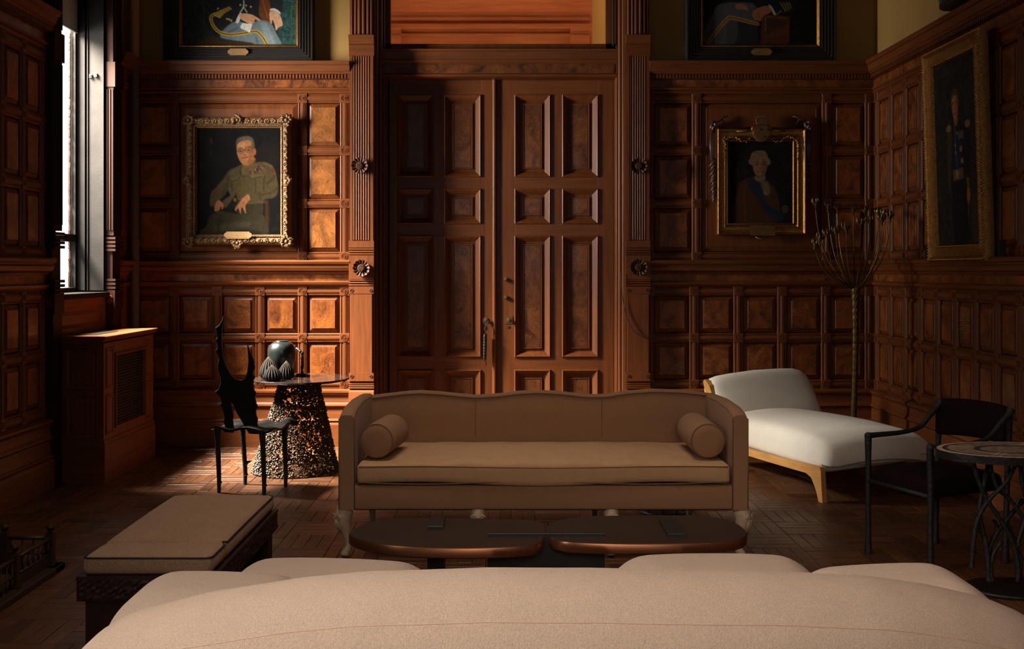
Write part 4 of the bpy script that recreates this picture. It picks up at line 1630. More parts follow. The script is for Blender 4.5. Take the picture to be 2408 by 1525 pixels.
# ---- black wire stand glimpsed under the sofa
ws_ = thing('wire_stand', 'black wire stand on a round base glimpsed beneath the tan sofa', 'stand', (PX(1557, 6.15), 6.15, 0))
cx_, cy_ = PX(1557, 6.15), 6.15
MB().lathe([(.001, .0), (.135, .0), (.14, .006), (.135, .014), (.03, .022), (.001, .024)], (cx_, cy_, 0), 32).build('base', M['iron'], ws_, True, auto=40)
MB().tube([(cx_, cy_, .02), (cx_, cy_, .42)], .016, 12).build('post', M['iron'], ws_, True)
for k in range(10):
    a = 2 * math.pi * k / 10 + .2
    MB().tube([(cx_ + .13 * math.cos(a), cy_ + .13 * math.sin(a), .01), (cx_ + .20 * math.cos(a), cy_ + .20 * math.sin(a), .16), (cx_ + .16 * math.cos(a), cy_ + .16 * math.sin(a), .36), (cx_ + .05 * math.cos(a), cy_ + .05 * math.sin(a), .42)], .004, 6).build('wire', M['iron'], ws_, True)
MB().lathe([(.001, .415), (.12, .415), (.12, .43), (.001, .43)], (cx_, cy_, 0), 24).build('top_plate', M['iron'], ws_, True, auto=40)

# ---- thorned black chair
tc = thing('thorn_chair', 'black bronze chair with spiked horned back beside the round table', 'chair', (-1.66, 6.75, 0))


def TP(cx, cy, t=0.0):
    px, py = 490 + cx / 3.39, 730 + cy / 3.39
    Y = 6.62
    x, z = PX(px, Y), PZ(py, Y)
    y = 6.67 - .09 * (x + 1.848) / .313
    lean = -.03 * max(0, z - .43)
    return Vector((x, y + lean + t, z))


tpoly = [(105, 975), (118, 930), (103, 893), (112, 860), (98, 800), (73, 752), (92, 735), (75, 690), (30, 657), (62, 630), (83, 580), (80, 540), (55, 465), (62, 420), (70, 390), (60, 360), (38, 325), (58, 300), (52, 255),
         (42, 235), (58, 215), (40, 140), (75, 115), (100, 75), (113, 38), (116, 70), (100, 140), (93, 210), (97, 300), (105, 370), (130, 440), (170, 510), (215, 547), (260, 555), (295, 535), (315, 480), (325, 400), (318, 310),
         (313, 262), (325, 290), (345, 345), (372, 400), (370, 425), (383, 450), (362, 480), (365, 510), (382, 525), (365, 550), (362, 590), (370, 630), (387, 650), (375, 680), (385, 730), (402, 765), (383, 790), (385, 830),
         (400, 860), (393, 890), (408, 945), (412, 980), (325, 980), (285, 915), (255, 870), (228, 830), (200, 770), (172, 732), (178, 775), (192, 842), (183, 872), (192, 945), (190, 980)]
b = MB()
n = len(tpoly)
vs = [TP(a_, c_, 0) for a_, c_ in tpoly] + [TP(a_, c_, .026) for a_, c_ in tpoly]
b.add(vs, [tuple(range(n)), tuple(range(2 * n - 1, n - 1, -1))] + [(i, (i + 1) % n, n + (i + 1) % n, n + i) for i in range(n)])
o = b.build('backrest', M['bronze_chair'], tc)
bev = o.modifiers.new('bevel', 'BEVEL')
bev.width = .004
bev.segments = 1
bev.limit_method = 'ANGLE'
# seat with a wavy edge
rr = random.Random(4)
ctr = [(-1.90, 6.665), (-1.80, 6.64), (-1.68, 6.61), (-1.52, 6.555), (-1.47, 6.60), (-1.44, 6.72), (-1.42, 6.86), (-1.38, 6.905), (-1.47, 6.92), (-1.58, 6.95), (-1.68, 6.97), (-1.77, 6.98), (-1.80, 6.88), (-1.84, 6.76)]
pl = catmull([(x, y, 0) for x, y in ctr], 4, True)
n = len(pl)
cen = Vector((-1.64, 6.78, 0))
vs, fs = [], []
for k, (sc_, dz) in enumerate(((1.0, -.010), (1.0, .004), (.86, .012), (.55, .006), (.2, .0))):
    for i, p in enumerate(pl):
        q = cen + (p - cen) * sc_
        wz = .010 * math.sin(i * .9) * sc_ + (.014 * math.sin(q.x * 17 + q.y * 11) if k > 1 else 0)
        vs.append((q.x, q.y, .424 + dz + wz))
for k in range(4):
    for i in range(n):
        fs.append((k * n + i, k * n + (i + 1) % n, (k + 1) * n + (i + 1) % n, (k + 1) * n + i))
fs += [tuple(range(4 * n, 5 * n)), tuple(range(n))]
MB().add(vs, fs).build('seat', M['bronze'], tc, True, auto=50)
for k, (x0, y0, x1, y1, th) in enumerate(((-1.858, 6.665, -1.848, 6.67, None), (-1.545, 6.58, -1.530, 6.57, None), (-1.765, 6.93, -1.742, 6.93, (.17, 1)), (-1.462, 6.86, -1.452, 6.855, None))):
    b = MB().tube([(x0, y0, .425), (x0 + (x1 - x0) * .3, y0, .33), (x1, y1, .1), (x1, y1, 0)], [.024, .018, .015, .012], 8)
    b.tube([(x1, y1, .08), (x1 + .008, y1 - .003, .06)], [.012, .015], 6)
    if th:
        b.tube([(x1 - .004, y1, th[0] - .04), (x1 + .012, y1 - .004, th[0] - .02), (x1 + .035, y1 - .01, th[0] - .012), (x1 + .052, y1 - .012, th[0] - .006)], [.014, .013, .006, .001], 7)
    b.build('leg', M['bronze_chair'], tc, True, auto=60)

# ---- round table on a pierced cone
rt = thing('pierced_table', 'round dark-topped table on a pierced bronze nugget cone', 'table', (-1.49, 7.42, 0))
RTX, RTY, RTZ = -1.455, 7.42, .672
MB().lathe([(.001, RTZ - .016), (.338, RTZ - .016), (.344, RTZ - .010), (.344, RTZ - .004), (.341, RTZ), (.001, RTZ)], (RTX, RTY, 0), 64).build('tabletop', M['table_glass'], rt, True, auto=40)
rn = random.Random(9)
holes = []
for k in range(230):
    h = rn.uniform(.03, .63)
    holes.append((rn.uniform(0, 2 * math.pi), h, rn.uniform(.007, .021)))
b = MB()
base = bmesh.new()
bmesh.ops.create_icosphere(base, subdivisions=1, radius=1.0)
bv = [v.co.copy() for v in base.verts]
bf = [tuple(v.index for v in f.verts) for f in base.faces]
base.free()
cnt = 0
while cnt < 9500:
    h = rn.random() ** 1.25 * .655
    a = rn.uniform(0, 2 * math.pi)
    R = .305 + (.135 - .305) * h / .655
    if any(abs(h - hh) < rr_ * 1.25 and (min(abs(a - aa), 2 * math.pi - abs(a - aa)) * R) ** 2 + (h - hh) ** 2 < rr_ * rr_ for aa, hh, rr_ in holes):
        continue
    R += rn.uniform(-.010, .008)
    c = Vector((-1.50 + .03 * h / .655 + R * math.cos(a), RTY + R * math.sin(a), max(.006, h)))
    r_ = rn.uniform(.0045, .0085)
    s = (rn.uniform(.7, 1.4), rn.uniform(.7, 1.4), rn.uniform(.7, 1.3))
    b.add([c + Vector((v.x * r_ * s[0], v.y * r_ * s[1], v.z * r_ * s[2])) for v in bv], bf)
    cnt += 1
o = b.build('nugget_cone', M['nugget'], rt, False, recalc=False)
o['kind'] = 'stuff'
MB().lathe([(.14, .648), (.145, .652), (.14, .657), (.10, .657), (.10, .648)], (-1.47, RTY, 0), 32).build('collar', M['bronze'], rt, True, auto=40)

# things on it
zt0 = RTZ + .0005
v = thing('vase', 'large dark green glazed ovoid vase on the round table', 'vase', (PX(663, 7.5), 7.50, zt0))
hv = .262
vp = [(.001, 0), (.055, 0), (.062, .01), (.080, .06), (.097, .12), (.102, .165), (.098, .205), (.082, .238), (.060, .254), (.048, .258), (.046, hv), (.040, hv), (.038, .25), (.001, .245)]
vs_ = []
for i in range(len(vp) - 1):
    (r0, z0), (r1, z1) = vp[i], vp[i + 1]
    vs_ += [(r0, z0), ((r0 + r1) / 2, (z0 + z1) / 2)]
vs_.append(vp[-1])
MB().lathe(vs_, (PX(663, 7.5), 7.50, zt0), 40).build('body', M['glaze'], v, True)
MB().lathe([(.047, hv - .004), (.049, hv), (.045, hv + .003), (.040, hv)], (PX(663, 7.5), 7.50, zt0), 32).build('lip', M['glaze'], v, True)


def gourd(px, Y, R, H, lean, label):
    x = PX(px, Y)
    root = thing('ribbed_gourd', label, 'ornament', (x, Y, zt0), 'ribbed black gourds on the round table')
    nr = 18
    prof = [(.001, .0), (.55, .0), (.86, .07), (1.0, .22), (.96, .38), (.78, .58), (.48, .78), (.20, .92), (.08, .98), (.001, 1.0)]
    n = nr * 4
    pts = catmull([(r_, 0, z) for r_, z in prof], 3)
    vs, fs = [], []
    for p in pts:
        for k in range(n):
            a = 2 * math.pi * k / n
            rr_ = max(.0005, p.x * R * (1 + .05 * math.cos(a * nr)))
            vs.append((x + rr_ * math.cos(a) + lean * p.z ** 2 * H, Y + rr_ * math.sin(a), zt0 + p.z * H))
    for i in range(len(pts) - 1):
        for k in range(n):
            fs.append((i * n + k, i * n + (k + 1) % n, (i + 1) * n + (k + 1) % n, (i + 1) * n + k))
    MB().add(vs, fs).build('body', M['gourd'], root, True)
    for k in range(nr):
        a = 2 * math.pi * k / nr
        MB().tube([(x + max(.002, p.x * R * 1.05) * math.cos(a) + lean * p.z ** 2 * H, Y + max(.002, p.x * R * 1.05) * math.sin(a), zt0 + p.z * H + .001) for p in pts[4:-1]], .0018, 5).build('rib', M['gourd_rib'], root, True)


gourd(634, 7.36, .068, .155, -.05, 'tallest ribbed black gourd at the left of the vase')
gourd(641, 7.21, .062, .110, -.02, 'squat ribbed black gourd standing frontmost of the three')
gourd(673, 7.33, .054, .128, .02, 'ribbed black gourd at the right, before the vase')
tw_ = thing('twig_ornament', 'bent bronze twig on a small flat base on the round table', 'ornament', (PX(709, 7.60), 7.60, zt0))
xx = PX(709, 7.60)
MB().rbox((xx - .036, 7.57, zt0), (xx + .040, 7.63, zt0 + .012), .004, (8, 8, 8)).build('base', M['bronze'], tw_, True, auto=40)
pts = [(xx + .004, 7.60, zt0 + .01), (xx + .002, 7.60, zt0 + .05), (xx + .006, 7.60, zt0 + .09), (xx + .003, 7.60, zt0 + .13), (xx + .004, 7.60, zt0 + .165), (xx - .012, 7.60, zt0 + .178), (xx - .026, 7.615, zt0 + .190), (xx - .044, 7.635, zt0 + .196)]
b = MB().tube(catmull(pts, 4), [.010 + .002 * math.sin(i * 1.7) for i in range(29)], 8)
for k in (6, 11, 16, 22):
    b.ball(catmull(pts, 4)[k], .012, 7, 5)
b.build('twig', M['bronze'], tw_, True)

# ---- black sculptural armchair
ac = thing('armchair', 'black bronze armchair with dark velvet seat and back at the right', 'chair', (2.2, 5.15, 0))
A, B, C_, D = Vector((1.885, 5.25, 0)), Vector((2.045, 4.87, 0)), Vector((2.31, 5.44, 0)), Vector((2.505, 5.08, 0))


def leg(p, top, lean=Vector((0, 0, 0))):
    return [(p + lean * t + Vector((0, 0, top * t))) for t in (0, .04, .12, .5, .85, 1.0)], [.020, .019, .015, .0135, .016, .019]


for p, top in ((A, .60), (B, .605)):
    pts, rad = leg(p, top)
    MB().tube(pts, rad, 10).ball(pts[-1], .0205, 10, 6).build('leg', M['bronze_chair'], ac, True, auto=60)
for p, top in ((C_, .74), (D, .745)):
    pts, rad = leg(p, top, Vector((.03, .02, 0)))
    MB().tube(pts, rad, 10).build('leg', M['bronze_chair'], ac, True, auto=60)
for p, q in ((A, C_), (B, D)):
    s, e = p + Vector((0, 0, .602)), q + Vector((.03, .0, .74))
    pts = catmull([s, s.lerp(e, .14) + Vector((0, 0, -.018)), s.lerp(e, .45) + Vector((0, 0, -.058)), s.lerp(e, .70) + Vector((0, 0, -.072)), s.lerp(e, .86) + Vector((0, 0, -.030)), s.lerp(e, .97) + Vector((0, 0, .0)), e + Vector((.0, 0, .022))], 5)
    MB().tube(pts, [.016 - .004 * math.sin(math.pi * i / (len(pts) - 1)) + .006 * (i / len(pts)) ** 3 for i in range(len(pts))], 10).build('armrest', M['bronze_chair'], ac, True)


def quad(q, P00, P10, P01, P11):
    return (P00 * (1 - q.x) + P10 * q.x) * (1 - q.y) + (P01 * (1 - q.x) + P11 * q.x) * q.y


def seat_fn(q):
    p = quad(Vector((q.x / .46, q.y / .46, 0)), A + Vector((.01, -.005, 0)), B, C_ + Vector((-.01, 0, 0)), D)
    u, v_ = q.x / .46 - .5, q.y / .46 - .5
    z = q.z + (.035 * (1 - 3.2 * u * u) * (1 - 2.5 * v_ * v_) if q.z > .4 else -.02 * (1 - 3.5 * u * u))
    return Vector((p.x, p.y, z))


MB().rbox((0, 0, .360), (.46, .46, .435), .034, (16, 16, 8), seat_fn).build('seat_cushion', M['velvet'], ac, True)


def back_fn(q):
    t = (q.x) / .46
    p = C_.lerp(D, t) + Vector((.03, .02, 0)) * ((q.z) / .75)
    n_ = (D - C_).normalized()
    nn_ = Vector((-n_.y, n_.x, 0))
    p = p + nn_ * (q.y - .10 * 0 + .03 * (1 - (2 * t - 1) ** 2))
    return Vector((p.x, p.y, q.z + .012 * (1 - (2 * t - 1) ** 2)))


MB().rbox((-.01, -.03, .575), (.46, .03, .768), .028, (16, 8, 14), back_fn).build('back_cushion', M['velvet'], ac, True)
for p, q in ((A, B), (C_, D)):
    MB().tube([p + Vector((0, 0, .37)), q + Vector((0, 0, .37))], .012, 8).build('seat_rail', M['bronze_chair'], ac, True)

# ---- mosaic topped table on twig legs at the right edge
mt = thing('twig_table', 'oval mosaic-topped table on tangled black twig legs at the right edge', 'table', (2.32, 4.64, 0))
MX, MY, MZ, RA, RB_ = 2.32, 4.635, .638, .345, .215
def ell(r0, z0, k=1.0, n=48):
    return [(MX + RA * r0 * math.cos(2 * math.pi * i / n), MY + RB_ * r0 * math.sin(2 * math.pi * i / n), z0) for i in range(n)]


def ell_ring(b, r0, r1, z0, z1, n=48):
    rs = [ell(r0, z0), ell(r0, z1), ell(r1, z1), ell(r1, z0)]
    vs = sum(rs, [])
    fs = []
    for k in range(4):
        for i in range(n):
            fs.append((k * n + i, k * n + (i + 1) % n, ((k + 1) % 4) * n + (i + 1) % n, ((k + 1) % 4) * n + i))
    b.add(vs, fs)


def mat_mosaic(name, a_, b_, scale=70):
    m, nt, bs = new_mat(name)
    v = coords(nt, (1, 1, 1))
    vo = node(nt, 'ShaderNodeTexVoronoi')
    vo.inputs['Scale'].default_value = scale
    nt.links.new(v, vo.inputs['Vector'])
    sp = node(nt, 'ShaderNodeSeparateColor')
    nt.links.new(vo.outputs['Color'], sp.inputs[0])
    r = ramp(nt, [(0.0, a_), (1.0, b_)])
    nt.links.new(sp.outputs[0], r.inputs['Fac'])
    nt.links.new(r.outputs['Color'], bs.inputs['Base Color'])
    bs.inputs['Roughness'].default_value = .5
    vd = node(nt, 'ShaderNodeTexVoronoi', feature='DISTANCE_TO_EDGE')
    vd.inputs['Scale'].default_value = scale
    nt.links.new(v, vd.inputs['Vector'])
    bump(nt, bs, vd.outputs['Distance'], .5, .003)
    return m


M['mosaic'] = mat_mosaic('brown_mosaic', rgb(96, 78, 64), rgb(150, 126, 104), 60)
M['mosaic_light'] = mat_mosaic('pale_mosaic', rgb(150, 132, 108), rgb(186, 166, 138), 90)
M['mosaic_dark'] = mat_mosaic('dark_mosaic', rgb(38, 32, 28), rgb(62, 52, 44), 90)
b = MB()
ell_ring(b, .93, 1.0, MZ - .034, MZ)
b.add(ell(.94, MZ - .02), [tuple(range(48))])
b.build('rim', M['bronze'], mt, True, auto=40)
for nm, r0, r1, mm, dz in (('pale_border', .90, .97, 'mosaic_light', .0015), ('dark_ring', .84, .90, 'mosaic_dark', .001), ('mosaic_field', .50, .84, 'mosaic', .001), ('dark_ring', .42, .50, 'mosaic_dark', .0015), ('mosaic_centre', .02, .42, 'mosaic', .001)):
    b = MB()
    ell_ring(b, r0, r1, MZ - .012, MZ + dz)
    b.build(nm, M[mm], mt, True, auto=40)
for k in range(4):
    a = math.pi / 4 + k * math.pi / 2 + .25
    for s in (-1, 1):
        p0 = Vector((MX + RA * .5 * math.cos(a) + s * .012 * -math.sin(a), MY + RB_ * .5 * math.sin(a) + s * .012 * math.cos(a), MZ + .0018))
        p1 = Vector((MX + RA * .84 * math.cos(a) + s * .012 * -math.sin(a), MY + RB_ * .84 * math.sin(a) + s * .012 * math.cos(a), MZ + .0018))
        dv = Vector((-math.sin(a), math.cos(a), 0)) * .006
        MB().add([p0 - dv, p1 - dv, p1 + dv, p0 + dv], [(0, 1, 2, 3)]).build('pale_strip', M['mosaic_light'], mt)
MB().lathe([(.001, 0), (.20, 0), (.205, .008), (.20, .016), (.001, .018)], (MX, MY, 0), 40, sx=1.0, sy=.75).build('base_plate', M['bronze'], mt, True, auto=40)


def twig(pts, r0, r1, knots=()):
    r0, r1 = r0 * .76, r1 * .78
    c = catmull(pts, 5)
    n = len(c)
    b = MB().tube(c, [r0 + (r1 - r0) * i / (n - 1) + .0015 * math.sin(i * 2.1) for i in range(n)], 8)
    o = b.build('twig', M['bronze_chair'], mt, True, auto=60)
    for t, dx, dz in knots:
        p = c[int(t * (n - 1))]
        MB().tube([p, p + Vector((dx * .5, 0, dz * .6)), p + Vector((dx, .005, dz))], [r0 * .9, r0 * .75, r0 * .8], 7).build('stub', M['bronze_chair'], o, True, auto=60)


def tp(cx, cy, dy=0.0):
    """pixel of the twig close-up (origin 1950,880 scale 2.823) on the plane of the table"""
    return at(1950 + cx / 2.823, 880 + cy / 2.823, MY + dy)


for pts, r0, r1, kn in (
    ([(955, 560), (985, 690), (1060, 850), (1150, 980), (1220, 1120), (1255, 1280), (1250, 1370)], .013, .015, ((.3, -.02, .03), (.7, .03, .02))),
    ([(1060, 565), (1030, 720), (1000, 880), (1010, 1000), (1045, 1150), (1060, 1370)], .014, .016, ((.35, .03, .02), (.75, -.03, .04))),
    ([(1250, 575), (1170, 720), (1060, 830), (985, 960), (960, 1100), (945, 1280)], .013, .015, ((.6, -.02, .03),)),
    ([(1065, 570), (1110, 740), (1200, 830), (1290, 960), (1350, 1100), (1340, 1370)], .012, .014, ((.5, .02, .04),)),
    ([(1290, 830), (1180, 960), (1090, 1090), (1050, 1230), (1075, 1370)], .013, .015, ((.4, -.02, .05),)),
    ([(1270, 580), (1290, 760), (1370, 900), (1400, 1080), (1380, 1370)], .014, .016, ((.4, -.03, .03),)),
    ([(1420, 580), (1380, 760), (1290, 1000), (1240, 1180), (1260, 1370)], .013, .015, ((.5, .03, .04),)),
    ([(1140, 1110), (1090, 1190), (1070, 1290), (1085, 1370)], .012, .015, ()),
    ([(1190, 1000), (1235, 1120), (1270, 1230), (1260, 1370)], .013, .015, ()),
):
    k = random.Random(len(pts) * 7 + int(pts[0][0])).uniform(-.09, .09)
    twig([tp(a_, c_, k * (1 - i / len(pts))) for i, (a_, c_) in enumerate(pts)], r0, r1, kn)

# ---- brass seed-head sculpture
fs_ = thing('seed_head_sculpture', 'tall twisted brass floor sculpture branching into seed heads in the right corner', 'sculpture', (PX(2003, 7.65), 7.65, 0))
SY = 7.65
ax0, ax1 = Vector((PX(2002, SY), SY, 0.0)), Vector((PX(2011, SY), SY, PZ(672, SY)))
vs, fs = [], []
nu, nv = 90, 30
for i in range(nu + 1):
    t = i / nu
    c = ax0.lerp(ax1, t) + Vector((.012 * math.sin(t * 3), 0, 0))
    R = .021 + .012 * t ** 6 + .008 * (1 - t) ** 8
    for j in range(nv):
        a = 2 * math.pi * j / nv
        r_ = R * (1 + .10 * abs(math.sin(a * 5)))
        aa = a + t * 16
        vs.append((c.x + r_ * math.cos(aa), c.y + r_ * math.sin(aa), c.z))
for i in range(nu):
    for j in range(nv):
        fs.append((i * nv + j, i * nv + (j + 1) % nv, (i + 1) * nv + (j + 1) % nv, (i + 1) * nv + j))
MB().add(vs, fs).build('twisted_trunk', M['sculpt'], fs_, True, auto=70)
MB().lathe([(.001, 0), (.11, 0), (.115, .006), (.11, .012), (.03, .016), (.001, .018)], (ax0.x, SY, 0), 32).build('base_plate', M['sculpt'], fs_, True, auto=40)
heads = [(1918, 478, 7.76), (1948, 484, 7.79), (1969, 488, 7.81), (2007, 492, 7.82), (2034, 496, 7.81), (2065, 500, 7.76), (2079, 503, 7.69), (2093, 509, 7.64),
         (1917, 573, 7.59), (1928, 561, 7.54), (1944, 552, 7.51), (1966, 545, 7.49), (1990, 538, 7.47), (2024, 526, 7.47), (2046, 521, 7.49), (2074, 516, 7.52)]
rh = random.Random(8)
for k, (px, py, Y) in enumerate(heads):
    h = at(px, py, Y)
    a = ax1 + Vector(((h.x - ax1.x) * .08, (h.y - SY) * .08, -.02))
    d = h - a
    pts = catmull([a, a + Vector((d.x * .30, d.y * .30, d.z * .12)), a + Vector((d.x * .72, d.y * .7, d.z * .38)), a + Vector((d.x * .93, d.y * .93, d.z * .70)), h + Vector((0, 0, -.035))], 5)
    MB().tube(pts, [.0065 - .003 * i / (len(pts) - 1) for i in range(len(pts))], 7).build('stem', M['sculpt'], fs_, True)
    tilt = Matrix.Rotation(rh.uniform(-.2, .2), 3, 'Y') @ Matrix.Rotation(rh.uniform(-.2, .2), 3, 'X')
    b = MB().lathe([(.004, -.045), (.009, -.030), (.007, -.020), (.016, -.010), (.022, .004), (.022, .016), (.012, .018), (.001, .012)], h, 12, M=tilt)
    for q in range(7):
        ang = 2 * math.pi * q / 7 + rh.random()
        o_ = Vector((math.cos(ang), math.sin(ang), 0))
        p = [h + tilt @ (o_ * .020 + Vector((0, 0, .002))), h + tilt @ (o_ * .026 + Vector((0, 0, .022))), h + tilt @ (o_ * rh.uniform(.014, .03) + Vector((0, 0, rh.uniform(.036, .05))))]
        b.tube(p, [.008, .009, .002], 6)
    b.build('seed_head', M['sculpt'], fs_, True, auto=60)

# ---- fireplace fender at the left edge
fe = thing('fireplace_fender', 'low dark brass fender with ball-topped posts at the lower left', 'fender', (-2.2, 4.6, 0))
FX, FY = -2.18, 4.93
MB().pbox(lambda s, z, d: (d, s, z), 3.55, FY + .05, 0, .030, FX - .05, FX + .05, .004).pbox(lambda s, z, d: (s, d, z), -2.98, FX + .05, 0, .030, FY - .05, FY + .05, .004).build('plinth', M['fender'], fe)


def fpost(x, y, h=.185):
    b = MB().box(x - .017, x + .017, y - .017, y + .017, .03, h).box(x - .022, x + .022, y - .022, y + .022, .03, .045)
    b.lathe([(.010, h), (.014, h + .004), (.010, h + .008), (.017, h + .018), (.020, h + .028), (.014, h + .040), (.001, h + .044)], (x, y, 0), 14)
    b.build('post', M['fender'], fe, True, auto=40)


ys = [FY, FY - .36, FY - .72, FY - 1.08]
for y in ys:
    fpost(FX, y)
for x in (-2.40, -2.66, -2.92):
    fpost(x, FY)


def bay(p0, p1, solid):
    d = (p1 - p0).normalized()
    MB().tube([p0 + Vector((0, 0, .160)), p1 + Vector((0, 0, .160))], .009, 8).build('top_rail', M['fender'], fe, True)
    MB().tube([p0 + Vector((0, 0, .086)), p1 + Vector((0, 0, .086))], .006, 8).build('mid_rail', M['fender'], fe, True)
    if solid:
        nrm = Vector((-d.y, d.x, 0)) * .004
        a_, c_ = p0 - nrm, p1 - nrm
        MB().add([(a_.x, a_.y, .03), (c_.x, c_.y, .03), (c_.x, c_.y, .086), (a_.x, a_.y, .086)] + [(a_.x + 2 * nrm.x, a_.y + 2 * nrm.y, .03), (c_.x + 2 * nrm.x, c_.y + 2 * nrm.y, .03), (c_.x + 2 * nrm.x, c_.y + 2 * nrm.y, .086), (a_.x + 2 * nrm.x, a_.y + 2 * nrm.y, .086)],
                 [(0, 1, 2, 3), (4, 5, 6, 7), (3, 2, 6, 7)]).build('lower_plate', M['fender'], fe)
    L = (p1 - p0).length
    n = max(2, int(L / .05))
    for k in range(n):
        p = p0 + d * (L * (k + .5) / n)
        z0 = .086 if solid else .03
        MB().lathe([(.004, z0), (.006, z0 + .02), (.009, z0 + .03), (.004, z0 + .042), (.004, .158)], (p.x, p.y, 0), 8).build('baluster', M['fender'], fe, True)


for i in range(3):
    bay(Vector((FX, ys[i], 0)), Vector((FX, ys[i + 1], 0)), i != 1)
for x0, x1 in ((-2.18, -2.40), (-2.40, -2.66), (-2.66, -2.92)):
    bay(Vector((x0, FY, 0)), Vector((x1, FY, 0)), False)

# ---- tassel hanging from the left door knob
kc = at(1143, 752, YD)
ta = thing('rope_tassel', 'dark knotted cord hanging from the left door knob', 'tassel', (kc.x, kc.y - .04, kc.z))
y_ = kc.y - .052
MB().tube(catmull([(kc.x - .012, y_ + .016, kc.z + .020), (kc.x - .022, y_ + .010, kc.z - .01), (kc.x - .004, y_, kc.z - .05), (kc.x - .004, y_, kc.z - .12)], 5), .004, 6).tube(
    catmull([(kc.x + .014, y_ + .016, kc.z + .018), (kc.x + .020, y_ + .010, kc.z - .01), (kc.x - .002, y_, kc.z - .05)], 5), .004, 6).build('loop', M['bronze'], ta, True)
MB().rings(lambda s, z, d: (s, y_ - d, z), kc.x - .016, kc.x + .014, kc.z - .085, kc.z - .055, [(0, -.003), (0, .003), (.003, .005)]).build('tag', M['bronze'], ta)
for k in range(3):
    a0 = 2 * math.pi * k / 3
    pts = [(kc.x - .006 + .008 * math.cos(a0 + t * 18) - .004 * t, y_ + .008 * math.sin(a0 + t * 18), kc.z - .12 - .22 * t) for t in np.linspace(0, 1, 40)]
    MB().tube(pts, [.0085 * (1 - .5 * t ** 3) for t in np.linspace(0, 1, 40)], 6).build('strand', M['bronze'], ta, True)
MB().tube([(kc.x - .008, y_, kc.z - .33), (kc.x - .002, y_, kc.z - .355), (kc.x + .004, y_, kc.z - .385)], [.006, .004, .002], 6).build('cord_end', M['bronze'], ta, True)


# ================================================================= PICTURES
class Painter:
    def __init__(self, W, H, x0, y0, x1, y1, bg, seed=1):
        self.W, self.H = W, H
        xs = x0 + (np.arange(W) + .0) * (x1 - x0) / (W - 1)
        ys_ = y0 + (np.arange(H) + .0) * (y1 - y0) / (H - 1)
        self.X, self.Y = np.meshgrid(xs, ys_)
        self.px = (x1 - x0) / (W - 1)
        self.a = np.ones((H, W, 3)) * np.array(bg, float)
        self.r = np.random.default_rng(seed)

    def blur(self, m, n):
        for _ in range(n):
            p = np.pad(m, 1, mode='edge')
            m = (p[:-2, 1:-1] + p[2:, 1:-1] + p[1:-1, :-2] + p[1:-1, 2:] + 2 * p[1:-1, 1:-1]) / 6
        return m

    def mix(self, m, c, alpha):
        m = (np.clip(m, 0, 1) * alpha)[..., None]
        self.a = self.a * (1 - m) + np.array(c, float) * m

    def poly(self, pts, c, alpha=1.0, soft=1, smooth=True):
        if smooth and len(pts) > 4:
            q = catmull([(x, y, 0) for x, y in pts], 3, True)
            pts = [(p.x, p.y) for p in q]
        ins = np.zeros(self.X.shape, bool)
        n = len(pts)
        for i in range(n):
            (x0, y0), (x1, y1) = pts[i], pts[(i + 1) % n]
            if y0 == y1:
                continue
            cond = ((y0 > self.Y) != (y1 > self.Y)) & (self.X < (x1 - x0) * (self.Y - y0) / (y1 - y0) + x0)
            ins ^= cond
        self.mix(self.blur(ins.astype(float), soft), c, alpha)

    def ell(self, cx, cy, rx, ry, c, alpha=1.0, soft=1, ang=0.0):
        ca, sa = math.cos(ang), math.sin(ang)
        u = ((self.X - cx) * ca + (self.Y - cy) * sa) / rx
        v = (-(self.X - cx) * sa + (self.Y - cy) * ca) / ry
        self.mix(self.blur((u * u + v * v < 1).astype(float), soft), c, alpha)

    def line(self, pts, wd, c, alpha=1.0, soft=1, smooth=True):
        if smooth and len(pts) > 2:
            q = catmull([(x, y, 0) for x, y in pts], 5)
            pts = [(p.x, p.y) for p in q]
        best = np.full(self.X.shape, 1e9)
        for (x0, y0), (x1, y1) in zip(pts[:-1], pts[1:]):
            dx, dy = x1 - x0, y1 - y0
            L = dx * dx + dy * dy + 1e-9
            t = np.clip(((self.X - x0) * dx + (self.Y - y0) * dy) / L, 0, 1)
            best = np.minimum(best, np.hypot(self.X - x0 - t * dx, self.Y - y0 - t * dy))
        self.mix(self.blur(np.clip((wd / 2 - best) / self.px + .5, 0, 1), soft), c, alpha)

    def brush(self, amt=.10, n=8, soft=3):
        m = np.zeros(self.X.shape)
        for k in range(3):
            m += self.blur(self.r.normal(size=self.X.shape), soft * (k + 1)) * (k + 1)
        m /= m.std() + 1e-9
        self.a *= (1 + amt * np.clip(m, -2, 2))[..., None]

    def canvas(self, name, P, s0, s1, z0, z1, d, parent, flip=False, tone=1.0):
        self.a *= tone
        W, H = self.W, self.H
        ss = np.linspace(s0, s1, W)
        zz = np.linspace(z1, z0, H)
        v = [P(s, z, d) for z in zz for s in ss]
        idx = np.arange(H * W).reshape(H, W)
        f = np.stack([idx[:-1, :-1], idx[1:, :-1], idx[1:, 1:], idx[:-1, 1:]], -1).reshape(-1, 4)
        if flip:
            f = f[:, ::-1]
        me = bpy.data.meshes.new(name)
        me.from_pydata(v, [], f.tolist())
        me.materials.append(M['paint'])
        at_ = me.color_attributes.new('paint', 'FLOAT_COLOR', 'POINT')
        c = np.clip(self.a, 0, 255) / 255
        l = np.where(c <= .04045, c / 12.92, ((c + .055) / 1.055) ** 2.4)
        full = np.ones((H * W, 4), np.float32)
        full[:, :3] = l.reshape(-1, 3)
        at_.data.foreach_set('color', full.ravel())
        return link(name, me, parent)


